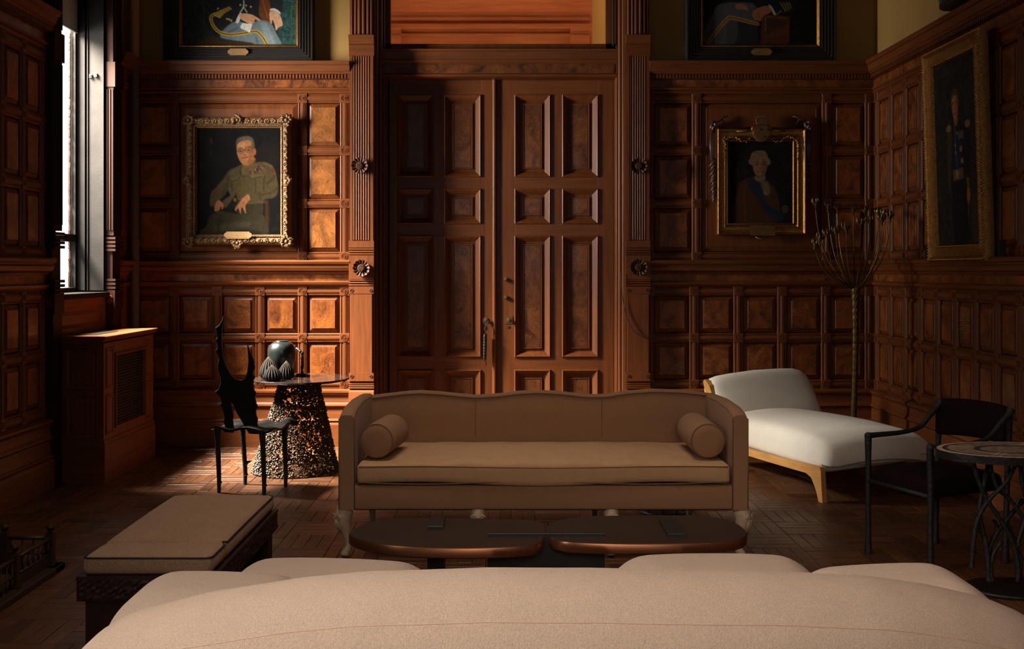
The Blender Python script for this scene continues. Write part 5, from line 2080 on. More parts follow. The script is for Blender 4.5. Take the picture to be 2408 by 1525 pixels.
def strokes(b, P, s0, s1, z, h, d, seed, words=3):
    """a line of worn, unreadable lettering: small upright marks"""
    r_ = random.Random(seed)
    s = s0
    while s < s1 - h * .3:
        wl_ = r_.randint(3, 8)
        for k in range(wl_):
            if s > s1 - h * .4:
                break
            ww = h * r_.uniform(.40, .62)
            b.pbox(P, s, s + ww * .28, z, z + h, d - .001, d + .0006)
            if r_.random() < .6:
                zz = z + h * r_.choice((0, .42, .80))
                b.pbox(P, s, s + ww * .8, zz, zz + h * .2, d - .001, d + .0006)
            s += ww * 1.15
        s += h * .5


def plaque(P, cs, cz, w_, h, d, parent, seed, mat='brass', ears=True, rows=3):
    poly = [(-.5, -.5), (.5, -.5), (.5, -.34), (.5, .34), (.5, .5), (-.5, .5), (-.5, .34), (-.5, -.34)]
    b = MB()
    if ears:
        e = .36 * h
        out = [(-w_ / 2, -h / 2), (w_ / 2, -h / 2), (w_ / 2, -e)] + [(w_ / 2 + e * math.cos(t), e * math.sin(t)) for t in np.linspace(-math.pi / 2, math.pi / 2, 9)] + [(w_ / 2, e), (w_ / 2, h / 2), (-w_ / 2, h / 2), (-w_ / 2, e)] + \
              [(-w_ / 2 - e * math.cos(t), e * math.sin(t)) for t in np.linspace(math.pi / 2, -math.pi / 2, 9)] + [(-w_ / 2, -e)]
    else:
        out = [(-w_ / 2, -h / 2), (w_ / 2, -h / 2), (w_ / 2, h / 2), (-w_ / 2, h / 2)]
    b.prism(out, lambda a_, c_, t: P(cs + a_, cz + c_, t), d - .004, d)
    o = b.build('name_plate', M[mat], parent)
    k = MB()
    for i in range(rows):
        hh = h * .12 if i != 0 else h * .15
        z = cz + h * (.30 - .60 * i / max(1, rows - 1)) - hh / 2
        wd = w_ * (.44, .30, .42, .3)[i % 4]
        strokes(k, P, cs - wd, cs + wd, z, hh, d, seed * 7 + i)
    lo = k.build('engraving', M['ink'], o)
    lo['kind'] = 'stuff'
    return o


def frame(P, s0, s1, z0, z1, prof, name, mat, parent, smooth=True):
    return MB().rings(P, s0, s1, z0, z1, prof, cap=False).build(name, mat, parent, smooth, auto=35)


# ---- upper portraits with ebonised frames
YU = 8.385
Pu = lambda s, z, d: (s, YB + .028 - d, z)


def zu(py): return ZC + (CY - py) * YU / F
def xu(px): return (px - CX) * YU / F


BLACK_PROF = [(0, .0), (0, .085), (.006, .095), (.016, .095), (.020, .082), (.030, .080), (.034, .088), (.042, .088), (.046, .076), (.056, .074), (.060, .082), (.066, .082), (.070, .070), (.080, .068), (.084, .076), (.090, .076), (.094, .064),
              (.104, .062), (.108, .070), (.114, .070), (.118, .056), (.128, .050)]


def upper_portrait(pxo, pyb, pxi, pyi, pp, label, seed, plate_px, HT):
    root = thing('framed_portrait', label, 'painting', (xu(sum(pxo) / 2), YB, zu(pyb)))
    s0, s1, z0, z1 = xu(pxo[0]), xu(pxo[1]), zu(pyb), zu(pyb) + 1.42
    frame(Pu, s0, s1, z0, z1, BLACK_PROF, 'black_frame', M['black_frame'], root)
    t = .126
    frame(Pu, s0 + t, s1 - t, z0 + t, z1 - t, [(0, .040), (.002, .058), (.008, .060), (.020, .050), (.026, .040), (.026, .030)], 'gilt_slip', M['gold'], root)
    pp.canvas('canvas', Pu, s0 + t + .022, s1 - t - .022, z0 + t + .022, z0 + t + .022 + HT, .034, root, tone=.95 if pxo[0] < 1000 else .78)
    MB().box(s0 + .03, s1 - .03, YB + .004, YB + .012, z0 + .03, z1 - .03).build('backing', M['gap'], root)
    cx, cz, w_, h = plate_px
    plaque(lambda s, z, d: (s, YB + .028 - d, z), xu(cx), zu(cz), w_, h, .092, root, seed)
    return root


def top_left():
    p = Painter(236, 250, 500, -700, 1570, 400, (38, 40, 38), 3)
    p.poly([(1200, -700), (1600, -700), (1600, 420), (1440, 420), (1340, 0)], (44, 74, 70), .8, 14)
    p.brush(.12)
    for pts in (((700, -700), (700, 180)), ((640, 0), (700, 0)), ((1525, -700), (1525, 330)), ((1415, 38), (1570, 38))):
        p.line(pts, 4, (104, 108, 54), .7, 1)
    p.poly([(620, 380), (800, 330), (900, 355), (1180, 385), (1180, 420), (560, 420)], (62, 40, 28), .8, 4)
    p.poly([(1200, -300), (1330, -300), (1345, 60), (1310, 190), (1220, 120)], (104, 58, 32), 1, 2)
    p.line([(1240, -60), (1300, 150)], 5, (196, 156, 90), .5, 1)
    p.poly([(790, -500), (900, -690), (1130, -700), (1260, -500), (1215, 60), (1180, 150), (1010, 200), (880, 250), (810, 200), (770, 110)], (36, 36, 38), 1, 3)
    p.poly([(1280, -400), (1420, -400), (1440, 40), (1420, 90), (1330, 60)], (40, 40, 44), 1, 2)
    p.poly([(850, 310), (900, 240), (1000, 175), (1130, 200), (1230, 165), (1330, 195), (1380, 290), (1430, 400), (1330, 420), (1190, 420), (1150, 380), (900, 345)], (104, 116, 120), 1, 2)
    p.poly([(1230, 200), (1290, 200), (1340, 300), (1370, 400), (1300, 400)], (140, 152, 154), .6, 6)
    p.line([(1010, 240), (900, 300)], 26, (70, 80, 84), .5, 5)
    p.line([(1190, 330), (1210, 400)], 22, (74, 84, 88), .6, 4)
    p.poly([(765, 112), (850, 75), (940, 36), (962, 60), (900, 100), (850, 148)], (196, 156, 62), 1, 1, False)
    for k in range(3):
        o_ = k * 26
        p.line([(790 + o_, 118 + o_ * .35), (940 + o_ * .2, 46 + o_ * .3)], 6, (50, 40, 26), .8, 1)
    rib = [(790, 112), (766, 140), (775, 190), (800, 235), (850, 280), (950, 302), (1080, 288), (1190, 272), (1240, 310), (1275, 360), (1300, 410)]
    p.line(rib, 30, (196, 154, 58), 1, 1)
    p.line(rib, 9, (52, 40, 24), .9, 1)
    p.poly([(1000, 192), (1012, 140), (1040, 96), (1052, 110), (1030, 185)], (214, 212, 196), 1, 1)
    p.poly([(1312, 72), (1350, 52), (1400, 72), (1424, 108), (1400, 100), (1345, 76)], (208, 206, 190), 1, 1)
    p.line([(1075, -20), (1072, 40), (1040, 95)], 12, (190, 196, 190), .9, 1)
    p.line([(1072, 40), (1105, 92)], 10, (190, 196, 190), .9, 1)
    p.poly([(1045, 105), (1090, 102), (1150, 112), (1200, 140), (1238, 168), (1215, 172), (1180, 160), (1175, 185), (1140, 205), (1105, 190), (1040, 150)], (206, 150, 112), 1, 1)
    for a_, c_ in (((1150, 135), (1228, 170)), ((1130, 160), (1180, 185))):
        p.line([a_, c_], 5, (150, 94, 66), .7, 1)
    p.poly([(1320, 85), (1390, 88), (1428, 150), (1440, 215), (1400, 235), (1378, 265), (1366, 215), (1345, 160), (1335, 205), (1320, 170)], (206, 158, 124), 1, 1)
    for x in (1372, 1392, 1412):
        p.line([(x - 12, 130), (x, 225)], 4, (150, 100, 74), .7, 1)
    p.poly([(1060, 195), (1110, 200), (1152, 205), (1140, 250), (1128, 282), (1090, 262), (1045, 240)], (224, 220, 208), 1, 1)
    for k in range(4):
        p.line([(1070 + k * 18, 210), (1056 + k * 22, 250)], 4, (150, 146, 136), .7, 1)
    for x, y in ((1043, 22), (1096, 28), (918, 155), (938, 160), (958, 170), (1140, 40), (832, 58)):
        p.ell(x, y, 9, 10, (206, 170, 92))
        p.ell(x + 3, y + 3, 5, 5, (120, 88, 40), .7)
    p.brush(.03)
    return p


def top_right():
    p = Painter(236, 250, 750, -700, 1720, 355, (30, 26, 23), 5)
    p.brush(.15)
    p.poly([(960, -700), (1300, -690), (1420, -300), (1340, 20), (1100, 40), (900, -100)], (32, 32, 36), 1, 3)
    p.poly([(760, 230), (820, 100), (900, -20), (1180, -20), (1215, 120), (1180, 170), (1020, 150), (960, 250), (930, 355), (770, 355)], (84, 82, 84), 1, 3)
    p.poly([(960, 160), (1040, 150), (1060, 250), (1010, 355), (940, 355)], (74, 74, 74), .9, 4)
    p.poly([(1060, 150), (1210, 180), (1230, 355), (1030, 355)], (48, 48, 52), .9, 5)
    rb_ = [(795, 345), (860, 240), (960, 118), (1000, 108), (1080, 128), (1140, 145), (1215, 165)]
    p.line(rb_, 34, (176, 122, 54), 1, 1)
    p.line(rb_, 7, (60, 40, 24), .9, 1)
    p.poly([(1250, 85), (1370, 78), (1492, 104), (1484, 350), (1240, 350)], (92, 48, 32), 1, 1, False)
    p.poly([(1280, 110), (1462, 130), (1460, 200), (1290, 270)], (70, 44, 32), .9, 3)
    for k in range(9):
        p.line([(1290 + k * 22, 285 - k * 4), (1294 + k * 22, 240 - k * 8)], 7, (140, 84, 56), .5, 1)
        p.ell(1285 + k * 20, 96 + k * 2, 4, 4, (186, 150, 104))
        p.ell(1284, 110 + k * 14, 4, 4, (186, 150, 104))
    p.poly([(1170, 62), (1220, 20), (1290, 0), (1340, 24), (1315, 70), (1270, 90), (1240, 140), (1210, 130), (1185, 120)], (166, 106, 72), 1, 1)
    for x in (1195, 1220, 1245):
        p.line([(x + 20, 60), (x, 120)], 5, (104, 58, 38), .7, 1)
    p.poly([(1030, -10), (1100, -20), (1140, 40), (1090, 35), (1040, 30)], (160, 106, 74), 1, 1)
    p.poly([(1305, -10), (1340, 10), (1375, 80), (1350, 78), (1330, 30)], (196, 186, 164), 1, 1)
    p.poly([(1330, -60), (1500, -80), (1520, 40), (1430, 70), (1380, 70)], (36, 34, 38), 1, 2)
    for k in range(4):
        p.line([(1410 + k * 24, -30), (1455 + k * 16, 52 - k * 10)], 8, (190, 150, 78), .9, 1)
    for x, y in ((1388, 70), (1400, 60), (1412, 50)):
        p.ell(x, y, 6, 6, (206, 176, 110))
    p.brush(.03)
    return p


upper_portrait((380, 735), 143, 0, 0, top_left(), 'black-framed painting of grey-trousered legs and gold braid, upper left of the doors', 31, (558, 120.5, .132, .055), .965)
upper_portrait((1615, 1970), 143, 0, 0, top_right(), 'black-framed dim painting of a seated man with a leather chair, upper right of the doors', 32, (1793, 120.5, .132, .055), .965)


# ---- man in olive uniform, ornate carved frame
def general():
    p = Painter(176, 218, -85, 70, 1020, 1440, (34, 31, 29), 2)
    p.brush(.12, soft=9)
    p.ell(850, 400, 160, 140, (62, 46, 40), .5, 16)
    p.ell(100, 230, 22, 45, (120, 66, 40), .6, 3)
    p.ell(88, 390, 14, 50, (70, 70, 74), .6, 3)
    p.line([(835, 1020), (838, 1440)], 52, (92, 54, 34), 1, 2)
    p.line([(880, 1090), (850, 1440)], 12, (66, 48, 38), 1, 2)
    p.ell(790, 1018, 60, 22, (104, 68, 44), 1, 2)
    p.poly([(-40, 1450), (30, 1330), (70, 1220), (150, 1150), (270, 1135), (420, 1170), (600, 1180), (760, 1170), (810, 1240), (800, 1450)], (84, 74, 52), 1, 3)
    p.ell(380, 1330, 260, 50, (118, 108, 88), .55, 12, -.15)
    p.ell(560, 1420, 220, 40, (48, 44, 36), .6, 10)
    p.line([(230, 1200), (200, 1300), (190, 1440)], 40, (58, 52, 38), .6, 8)
    p.poly([(505, 535), (420, 575), (330, 620), (300, 740), (330, 900), (400, 960), (560, 1050), (770, 1050), (800, 980), (900, 900), (960, 760), (930, 590), (840, 515), (720, 505), (600, 545)], (112, 95, 62), 1, 2)
    p.poly([(430, 1000), (600, 1050), (780, 1045), (760, 1190), (560, 1190), (420, 1140)], (78, 68, 46), 1, 3)
    p.poly([(335, 620), (260, 720), (160, 830), (95, 900), (78, 1010), (95, 1085), (160, 1060), (215, 990), (310, 890), (345, 760)], (104, 88, 57), 1, 2)
    p.line([(320, 700), (300, 840), (240, 930)], 26, (72, 60, 40), .6, 5)
    p.poly([(870, 540), (940, 600), (980, 760), (985, 880), (940, 960), (830, 985), (660, 1022), (625, 970), (610, 915), (760, 880), (830, 850), (805, 700)], (108, 92, 60), 1, 2)
    p.line([(940, 690), (880, 750), (840, 790)], 22, (72, 60, 40), .7, 4)
    p.line([(980, 840), (900, 900), (760, 930)], 18, (66, 56, 36), .6, 4)
    p.line([(740, 900), (755, 985)], 10, (66, 56, 36), .9, 2)
    p.line([(805, 700), (790, 860)], 18, (66, 56, 38), .7, 3)
    p.line([(690, 730), (685, 900)], 10, (70, 60, 40), .8, 2)
    p.line([(370, 760), (380, 870)], 10, (70, 60, 40), .8, 2)
    p.poly([(350, 735), (410, 745), (475, 700), (440, 690), (365, 705)], (126, 108, 72), 1, 1)
    p.line([(350, 738), (410, 748), (478, 702)], 7, (62, 52, 36), .9, 1)
    p.poly([(600, 690), (640, 720), (770, 690), (780, 660), (620, 665)], (126, 108, 72), 1, 1)
    p.line([(600, 692), (640, 722), (775, 690)], 7, (62, 52, 36), .9, 1)
    p.poly([(265, 1120), (330, 1010), (405, 890), (438, 960), (425, 1050), (340, 1150)], (46, 42, 34), 1, 2)
    p.poly([(245, 1015), (330, 950), (408, 870), (415, 930), (330, 1050), (285, 1100)], (112, 96, 66), 1, 2)
    p.ell(412, 992, 22, 26, (150, 116, 60), .9, 1)
    p.poly([(505, 500), (520, 550), (560, 590), (640, 545), (690, 470), (640, 440)], (170, 112, 72), 1, 2)
    p.poly([(505, 550), (530, 560), (560, 570), (530, 670), (500, 640)], (130, 114, 62), 1, 1)
    p.line([(510, 555), (480, 610), (500, 680)], 12, (70, 60, 40), .9, 1)
    p.line([(690, 480), (640, 590), (515, 700)], 12, (70, 60, 40), .9, 1)
    p.poly([(560, 575), (650, 530), (700, 500), (650, 610), (530, 690)], (122, 104, 68), .9, 2)
    p.poly([(436, 300), (440, 400), (475, 490), (520, 535), (570, 542), (625, 510), (665, 420), (672, 310), (640, 230), (560, 215), (470, 245)], (206, 148, 102), 1, 2)
    p.poly([(600, 300), (668, 310), (660, 430), (620, 510), (570, 540), (600, 440)], (170, 112, 72), .8, 6)
    p.ell(500, 290, 60, 50, (226, 174, 128), .6, 6)
    p.ell(677, 375, 17, 46, (190, 126, 84), 1, 1)
    p.poly([(424, 300), (426, 240), (462, 195), (540, 170), (620, 178), (660, 225), (674, 300), (660, 335), (640, 300), (625, 235), (560, 225), (480, 240), (440, 280), (438, 340)], (118, 104, 86), 1, 2)
    for k in range(12):
        p.line([(450 + k * 18, 230 - 10 * math.sin(k)), (462 + k * 18, 190 + 6 * math.sin(k * 2))], 6, (156, 142, 120), .5, 1)
    for cx, cy in ((487, 370), (590, 352)):
        p.ell(cx, cy, 40, 33, (92, 62, 42), .9, 0)
        p.ell(cx, cy, 35, 28, (206, 148, 104), .95, 1)
        p.ell(cx + 2, cy, 20, 9, (70, 44, 32), .9, 1)
        p.line([(cx - 34, cy - 36), (cx, cy - 44), (cx + 34, cy - 36)], 9, (110, 76, 50), .7, 1)
    p.line([(430, 360), (450, 365)], 6, (80, 54, 40), 1, 1)
    p.line([(524, 352), (552, 350)], 6, (80, 54, 40), 1, 1)
    p.line([(630, 335), (668, 325)], 6, (80, 54, 40), 1, 1)
    p.line([(540, 350), (528, 405), (545, 418), (565, 408)], 9, (158, 96, 62), .8, 1)
    p.ell(535, 400, 20, 16, (222, 160, 116), .7, 2)
    p.line([(505, 458), (545, 450), (590, 440)], 10, (138, 74, 56), 1, 1)
    p.line([(480, 440), (470, 470)], 8, (160, 104, 70), .7, 2)
    rr = random.Random(6)
    for j in range(4):
        for i in range(7 if j < 3 else 5):
            c = rr.choice([(150, 52, 44), (60, 78, 120), (170, 150, 120), (46, 50, 64), (160, 92, 52), (84, 104, 96)])
            x0, y0 = 690 + i * 18 - j * 6, 548 + j * 23
            p.poly([(x0, y0), (x0 + 15, y0), (x0 + 15, y0 + 17), (x0, y0 + 17)], c, .95, 1, False)
    for i in range(5):
        p.ell(610 + i * 18, 640 + 4 * math.sin(i), 9, 11, rr.choice([(160, 70, 56), (176, 140, 70), (120, 44, 40)]), .9, 1)
    p.ell(908, 628, 26, 24, (150, 54, 46), .95, 1)
    p.ell(155, 895, 25, 22, (142, 48, 42), .95, 1)
    p.ell(810, 885, 28, 9, (130, 60, 40), .8, 1)
    p.line([(800, 515), (900, 560)], 24, (132, 112, 66), .8, 3)
    p.poly([(140, 1135), (145, 1060), (185, 1000), (230, 1010), (262, 1060), (255, 1110), (235, 1115), (222, 1070), (210, 1125), (175, 1140)], (196, 136, 94), 1, 1)
    p.line([(190, 1040), (180, 1120)], 5, (140, 88, 58), .6, 1)
    p.poly([(595, 920), (540, 950), (480, 1010), (412, 1110), (420, 1134), (458, 1100), (478, 1165), (494, 1172), (500, 1080), (545, 1155), (560, 1162), (552, 1080), (570, 1040), (612, 985)], (206, 146, 102), 1, 1)
    for a_, c_ in (((520, 1010), (480, 1090)), ((545, 1020), (520, 1090)), ((500, 1000), (440, 1080))):
        p.line([a_, c_], 5, (150, 94, 62), .7, 1)
    p.line([(900, 1372), (1000, 1368)], 10, (92, 44, 36), .5, 1)
    p.brush(.035)
    return p


YG = 8.36
Pg = lambda s, z, d: (s, YB + .012 - d, z)


def xg_(px): return (px - CX) * YG / F
def zg_(py): return ZC + (CY - py) * YG / F


gp = thing('framed_portrait', 'painting of a seated man in olive uniform and glasses, in a carved gilt frame', 'painting', (xg_(556), YB, zg_(580)))
s0, s1, z0, z1 = xg_(433), xg_(681), zg_(576), zg_(273)
frame(Pg, s0, s1, z0, z1, [(0, 0), (0, .07), (.006, .085), (.016, .098), (.030, .105), (.044, .100), (.058, .086), (.064, .080), (.068, .088), (.076, .086), (.080, .072), (.086, .068), (.09, .05)], 'gilt_frame', M['gold_dull'], gp)
ro = random.Random(12)
FW = .036


def side_pt(k, t, v):
    """k side, t 0..1 along it, v offset outward from the middle of the moulding"""
    if k == 0:
        return (s0 + (s1 - s0) * t, z1 - FW + v)
    if k == 1:
        return (s1 - FW + v, z1 + (z0 - z1) * t)
    if k == 2:
        return (s1 + (s0 - s1) * t, z0 + FW - v)
    return (s0 + FW - v, z0 + (z1 - z0) * t)


sc = MB()
for k in range(4):
    L = (s1 - s0) if k % 2 == 0 else (z1 - z0)
    n = int(L / .052)
    for i in range(n):
        t0 = (i + .5) / n
        sg = 1 if i % 2 else -1
        a, v0 = side_pt(k, t0, 0)
        pts = []
        for q in range(18):
            u = q / 17
            ang = u * 9.0 * sg + (1.2 if sg > 0 else -2.0)
            rr_ = .021 * (1 - .80 * u)
            pts.append(Pg(a + rr_ * math.cos(ang), v0 + rr_ * math.sin(ang), .100 + .010 * u))
        sc.tube(pts, [.0055 - .0025 * q / 17 for q in range(18)], 5)
        a2, v2 = side_pt(k, t0, .022 * sg)
        a3, v3 = side_pt(k, t0 + .5 / n, -.012 * sg)
        sc.tube([Pg(a2, v2, .090), Pg((a2 + a3) / 2, (v2 + v3) / 2, .108), Pg(a3, v3, .096)], [.003, .008, .002], 6)
        # beads of the sight edge
        for q in range(4):
            b1, b2 = side_pt(k, (i + (q + .5) / 4) / n, -.036)
            sc.ball(Pg(b1, b2, .088), .0048, 5, 3)
o = sc.build('scrollwork', M['gold_dull'], gp, True, recalc=False)
o['kind'] = 'stuff'


def cartouche(cs, cz, R, dirs, n=9):
    """leafy scrolled corner piece: broad lobes and paired volutes"""
    b = MB()
    rr_ = random.Random(int(cs * 1000) + int(cz * 977))
    for k in range(n):
        a = dirs[0] + (dirs[1] - dirs[0]) * k / (n - 1)
        L = R * rr_.uniform(.62, .92)
        e = Vector((math.cos(a), math.sin(a), 0))
        p0, p1, p2 = (cs + e.x * R * .2, cz + e.y * R * .2), (cs + L * .65 * e.x, cz + L * .65 * e.y), (cs + L * math.cos(a + .35), cz + L * math.sin(a + .35))
        b.tube([Pg(*p0, .092), Pg(*p1, .116 + rr_.uniform(-.006, .008)), Pg(*p2, .088)], [.010, .0145, .009], 7)
    for k in range(4):
        a = dirs[0] + (dirs[1] - dirs[0]) * (k + .5) / 4
        c0 = (cs + R * .55 * math.cos(a), cz + R * .55 * math.sin(a))
        sg = 1 if k % 2 else -1
        b.tube([Pg(c0[0] + .016 * (1 - q / 18) * math.cos(q * .55 * sg + a), c0[1] + .016 * (1 - q / 18) * math.sin(q * .55 * sg + a), .112 + .0008 * q) for q in range(15)], [.005 - .0002 * q for q in range(15)], 5)
    b.ball(Pg(cs, cz, .108), R * .28, 10, 6)
    b.build('cartouche', M['gold_dull'], gp, True)


for cs, cz in ((s0 + .03, z1 - .03), (s1 - .03, z1 - .03), (s0 + .03, z0 + .03), (s1 - .03, z0 + .03)):
    cartouche(cs, cz, .066, (0, 2 * math.pi * .9), 10)
sm_, zm_ = (s0 + s1) / 2, (z0 + z1) / 2
cartouche(sm_, z1 - .028, .055, (-.3, math.pi + .3))
cartouche(sm_, z0 + .016, .06, (math.pi - .3, 2 * math.pi + .3))
cartouche(s1 - .028, zm_, .055, (-math.pi / 2 - .3, math.pi / 2 + .3))
cartouche(s0 + .028, zm_, .055, (math.pi / 2 - .3, 3 * math.pi / 2 + .3))
t = .088
gpaint = general()
gpaint.a = 255 * (np.clip(gpaint.a, 0, 255) / 255) ** 1.3 * 1.05
gpaint.canvas('canvas', Pg, s0 + t, s1 - t, z0 + t, z1 - t, .052, gp, tone=.53)
MB().box(s0 + .02, s1 - .02, YB - .02, YB - .008, z0 + .02, z1 - .02).build('backing', M['gap'], gp)
plaque(lambda s, z, d: (s, YB + .012 - d, z), xg_(559), zg_(552.5), .188, .058, .118, gp, 33)


# ---- dim portrait with shield and carved swags, right of the doors
def noble():
    p = Painter(150, 190, 345, 375, 1050, 1265, (40, 35, 30), 6)
    p.brush(.10, soft=9)
    p.poly([(575, 765), (480, 830), (440, 950), (425, 1265), (880, 1265), (900, 1010), (860, 890), (780, 800), (700, 770)], (92, 58, 36), 1, 3)
    p.line([(540, 850), (520, 1000), (540, 1250)], 16, (140, 96, 50), .5, 4)
    p.line([(620, 960), (600, 1250)], 12, (120, 82, 46), .5, 4)
    p.poly([(565, 795), (640, 790), (720, 900), (765, 1050), (900, 1130), (960, 1190), (900, 1250), (760, 1140), (640, 960), (575, 860)], (44, 58, 72), 1, 3)
    p.poly([(640, 745), (690, 770), (750, 745), (745, 790), (690, 810), (640, 790)], (150, 130, 104), 1, 2)
    p.poly([(700, 800), (770, 805), (810, 900), (790, 960), (745, 945)], (136, 112, 80), .9, 3)
    for k in range(8):
        p.ell(745 + 6 * (k % 3) * (-1) ** k, 830 + k * 16, 6, 6, (176, 140, 80), .8, 1)
    p.ell(750, 935, 16, 18, (190, 150, 70), .9, 1)
    p.ell(970, 1110, 40, 45, (110, 92, 62), .7, 4)
    p.poly([(585, 600), (598, 510), (650, 476), (740, 474), (775, 520), (795, 600), (770, 640), (620, 640)], (150, 122, 98), 1, 2)
    for cx in (594, 786):
        p.ell(cx, 595, 24, 34, (160, 134, 108), 1, 2)
        p.line([(cx - 18, 590), (cx + 18, 600)], 5, (100, 78, 60), .7, 1)
    p.poly([(618, 590), (622, 680), (655, 745), (700, 768), (740, 745), (768, 680), (772, 590), (740, 545), (660, 545)], (178, 124, 88), 1, 2)
    p.poly([(720, 560), (772, 590), (766, 690), (735, 748), (705, 768), (728, 680)], (136, 86, 58), .7, 5)
    for cx in (660, 738):
        p.line([(cx - 28, 604), (cx, 592), (cx + 26, 602)], 6, (82, 54, 40), .9, 1)
        p.ell(cx, 620, 18, 8, (60, 42, 34), .9, 1)
        p.ell(cx - 4, 618, 6, 4, (170, 150, 130), .6, 0)
    p.line([(708, 610), (712, 665), (700, 676), (688, 670)], 6, (130, 78, 54), .9, 1)
    p.line([(672, 708), (700, 702), (732, 708)], 8, (150, 66, 54), 1, 1)
    p.brush(.035)
    return p


YN = 8.40
Pn = lambda s, z, d: (s, YB + .012 - d, z)


def xn(px): return (px - CX) * YN / F
def zn(py): return ZC + (CY - py) * YN / F
def cn(cx, cy): return xn(1640 + cx / 4.62), zn(250 + cy / 4.62)


nb = thing('framed_portrait', 'dim painting of a man in a powdered wig, gilt frame with a three-crown shield', 'painting', (xn(1793), YB, zn(550)))
s0, z1 = cn(228, 240)
s1, z0 = cn(1186, 1390)
frame(Pn, s0, s1, z0, z1, [(0, 0), (0, .055), (.005, .062), (.012, .058), (.018, .048), (.028, .044), (.050, .046), (.060, .052), (.066, .048), (.070, .040), (.078, .038), (.082, .030)], 'gilt_frame', M['gold'], nb)
t = .082
ss0, zz1 = cn(345, 375)
ss1, zz0 = cn(1050, 1265)
noble().canvas('canvas', Pn, ss0, ss1, zz0, zz1, .036, nb, tone=.66)
frame(Pn, ss0 - .012, ss1 + .012, zz0 - .012, zz1 + .012, [(0, .03), (.0, .052), (.006, .054), (.012, .046), (.014, .034)], 'beaded_slip', M['gold'], nb)
MB().box(s0 + .02, s1 - .02, YB - .018, YB - .008, z0 + .02, z1 - .02).build('backing', M['gap'], nb)
# shield with three crowns
sh = MB()
spoly = [cn(*q) for q in ((625, 215), (660, 200), (700, 210), (740, 200), (775, 215), (792, 250), (790, 310), (765, 350), (735, 375), (697, 385), (660, 375), (632, 350), (612, 310), (610, 250))]
sh.prism(spoly, lambda a_, c_, q: Pn(a_, c_, q), .05, .085)
so = sh.build('shield', M['gold_dull'], nb)
cxs_, czs_ = cn(700, 292)
MB().prism([(cxs_ + (a_ - cxs_) * .88, czs_ + (c_ - czs_) * .90) for a_, c_ in spoly], lambda a_, c_, q: Pn(a_, c_, q), .084, .090).build('shield_field', M['gold_dull'], so)
for q in ((668, 255), (748, 255), (707, 330)):
    a_, c_ = cn(*q)
    w_ = .0085
    MB().prism([(a_ - w_ * .8, c_ - w_ * .8), (a_ + w_ * .8, c_ - w_ * .8), (a_ + w_, c_ + w_), (a_ + w_ * .45, c_), (a_, c_ + w_ * 1.2), (a_ - w_ * .45, c_), (a_ - w_, c_ + w_)], lambda x, y, q_: Pn(x, y, q_), .089, .096).build('crown_charge', M['gold'], so)
cr = MB()
cr.prism([cn(*q) for q in ((650, 195), (752, 195), (764, 150), (764, 132), (640, 132), (640, 150))], lambda a_, c_, q: Pn(a_, c_, q), .05, .078)
cr.prism([cn(*q) for q in ((645, 128), (760, 128), (748, 105), (722, 95), (703, 88), (684, 95), (655, 105))], lambda a_, c_, q: Pn(a_, c_, q), .05, .072)
cr.build('crown', M['gold_dull'], nb)
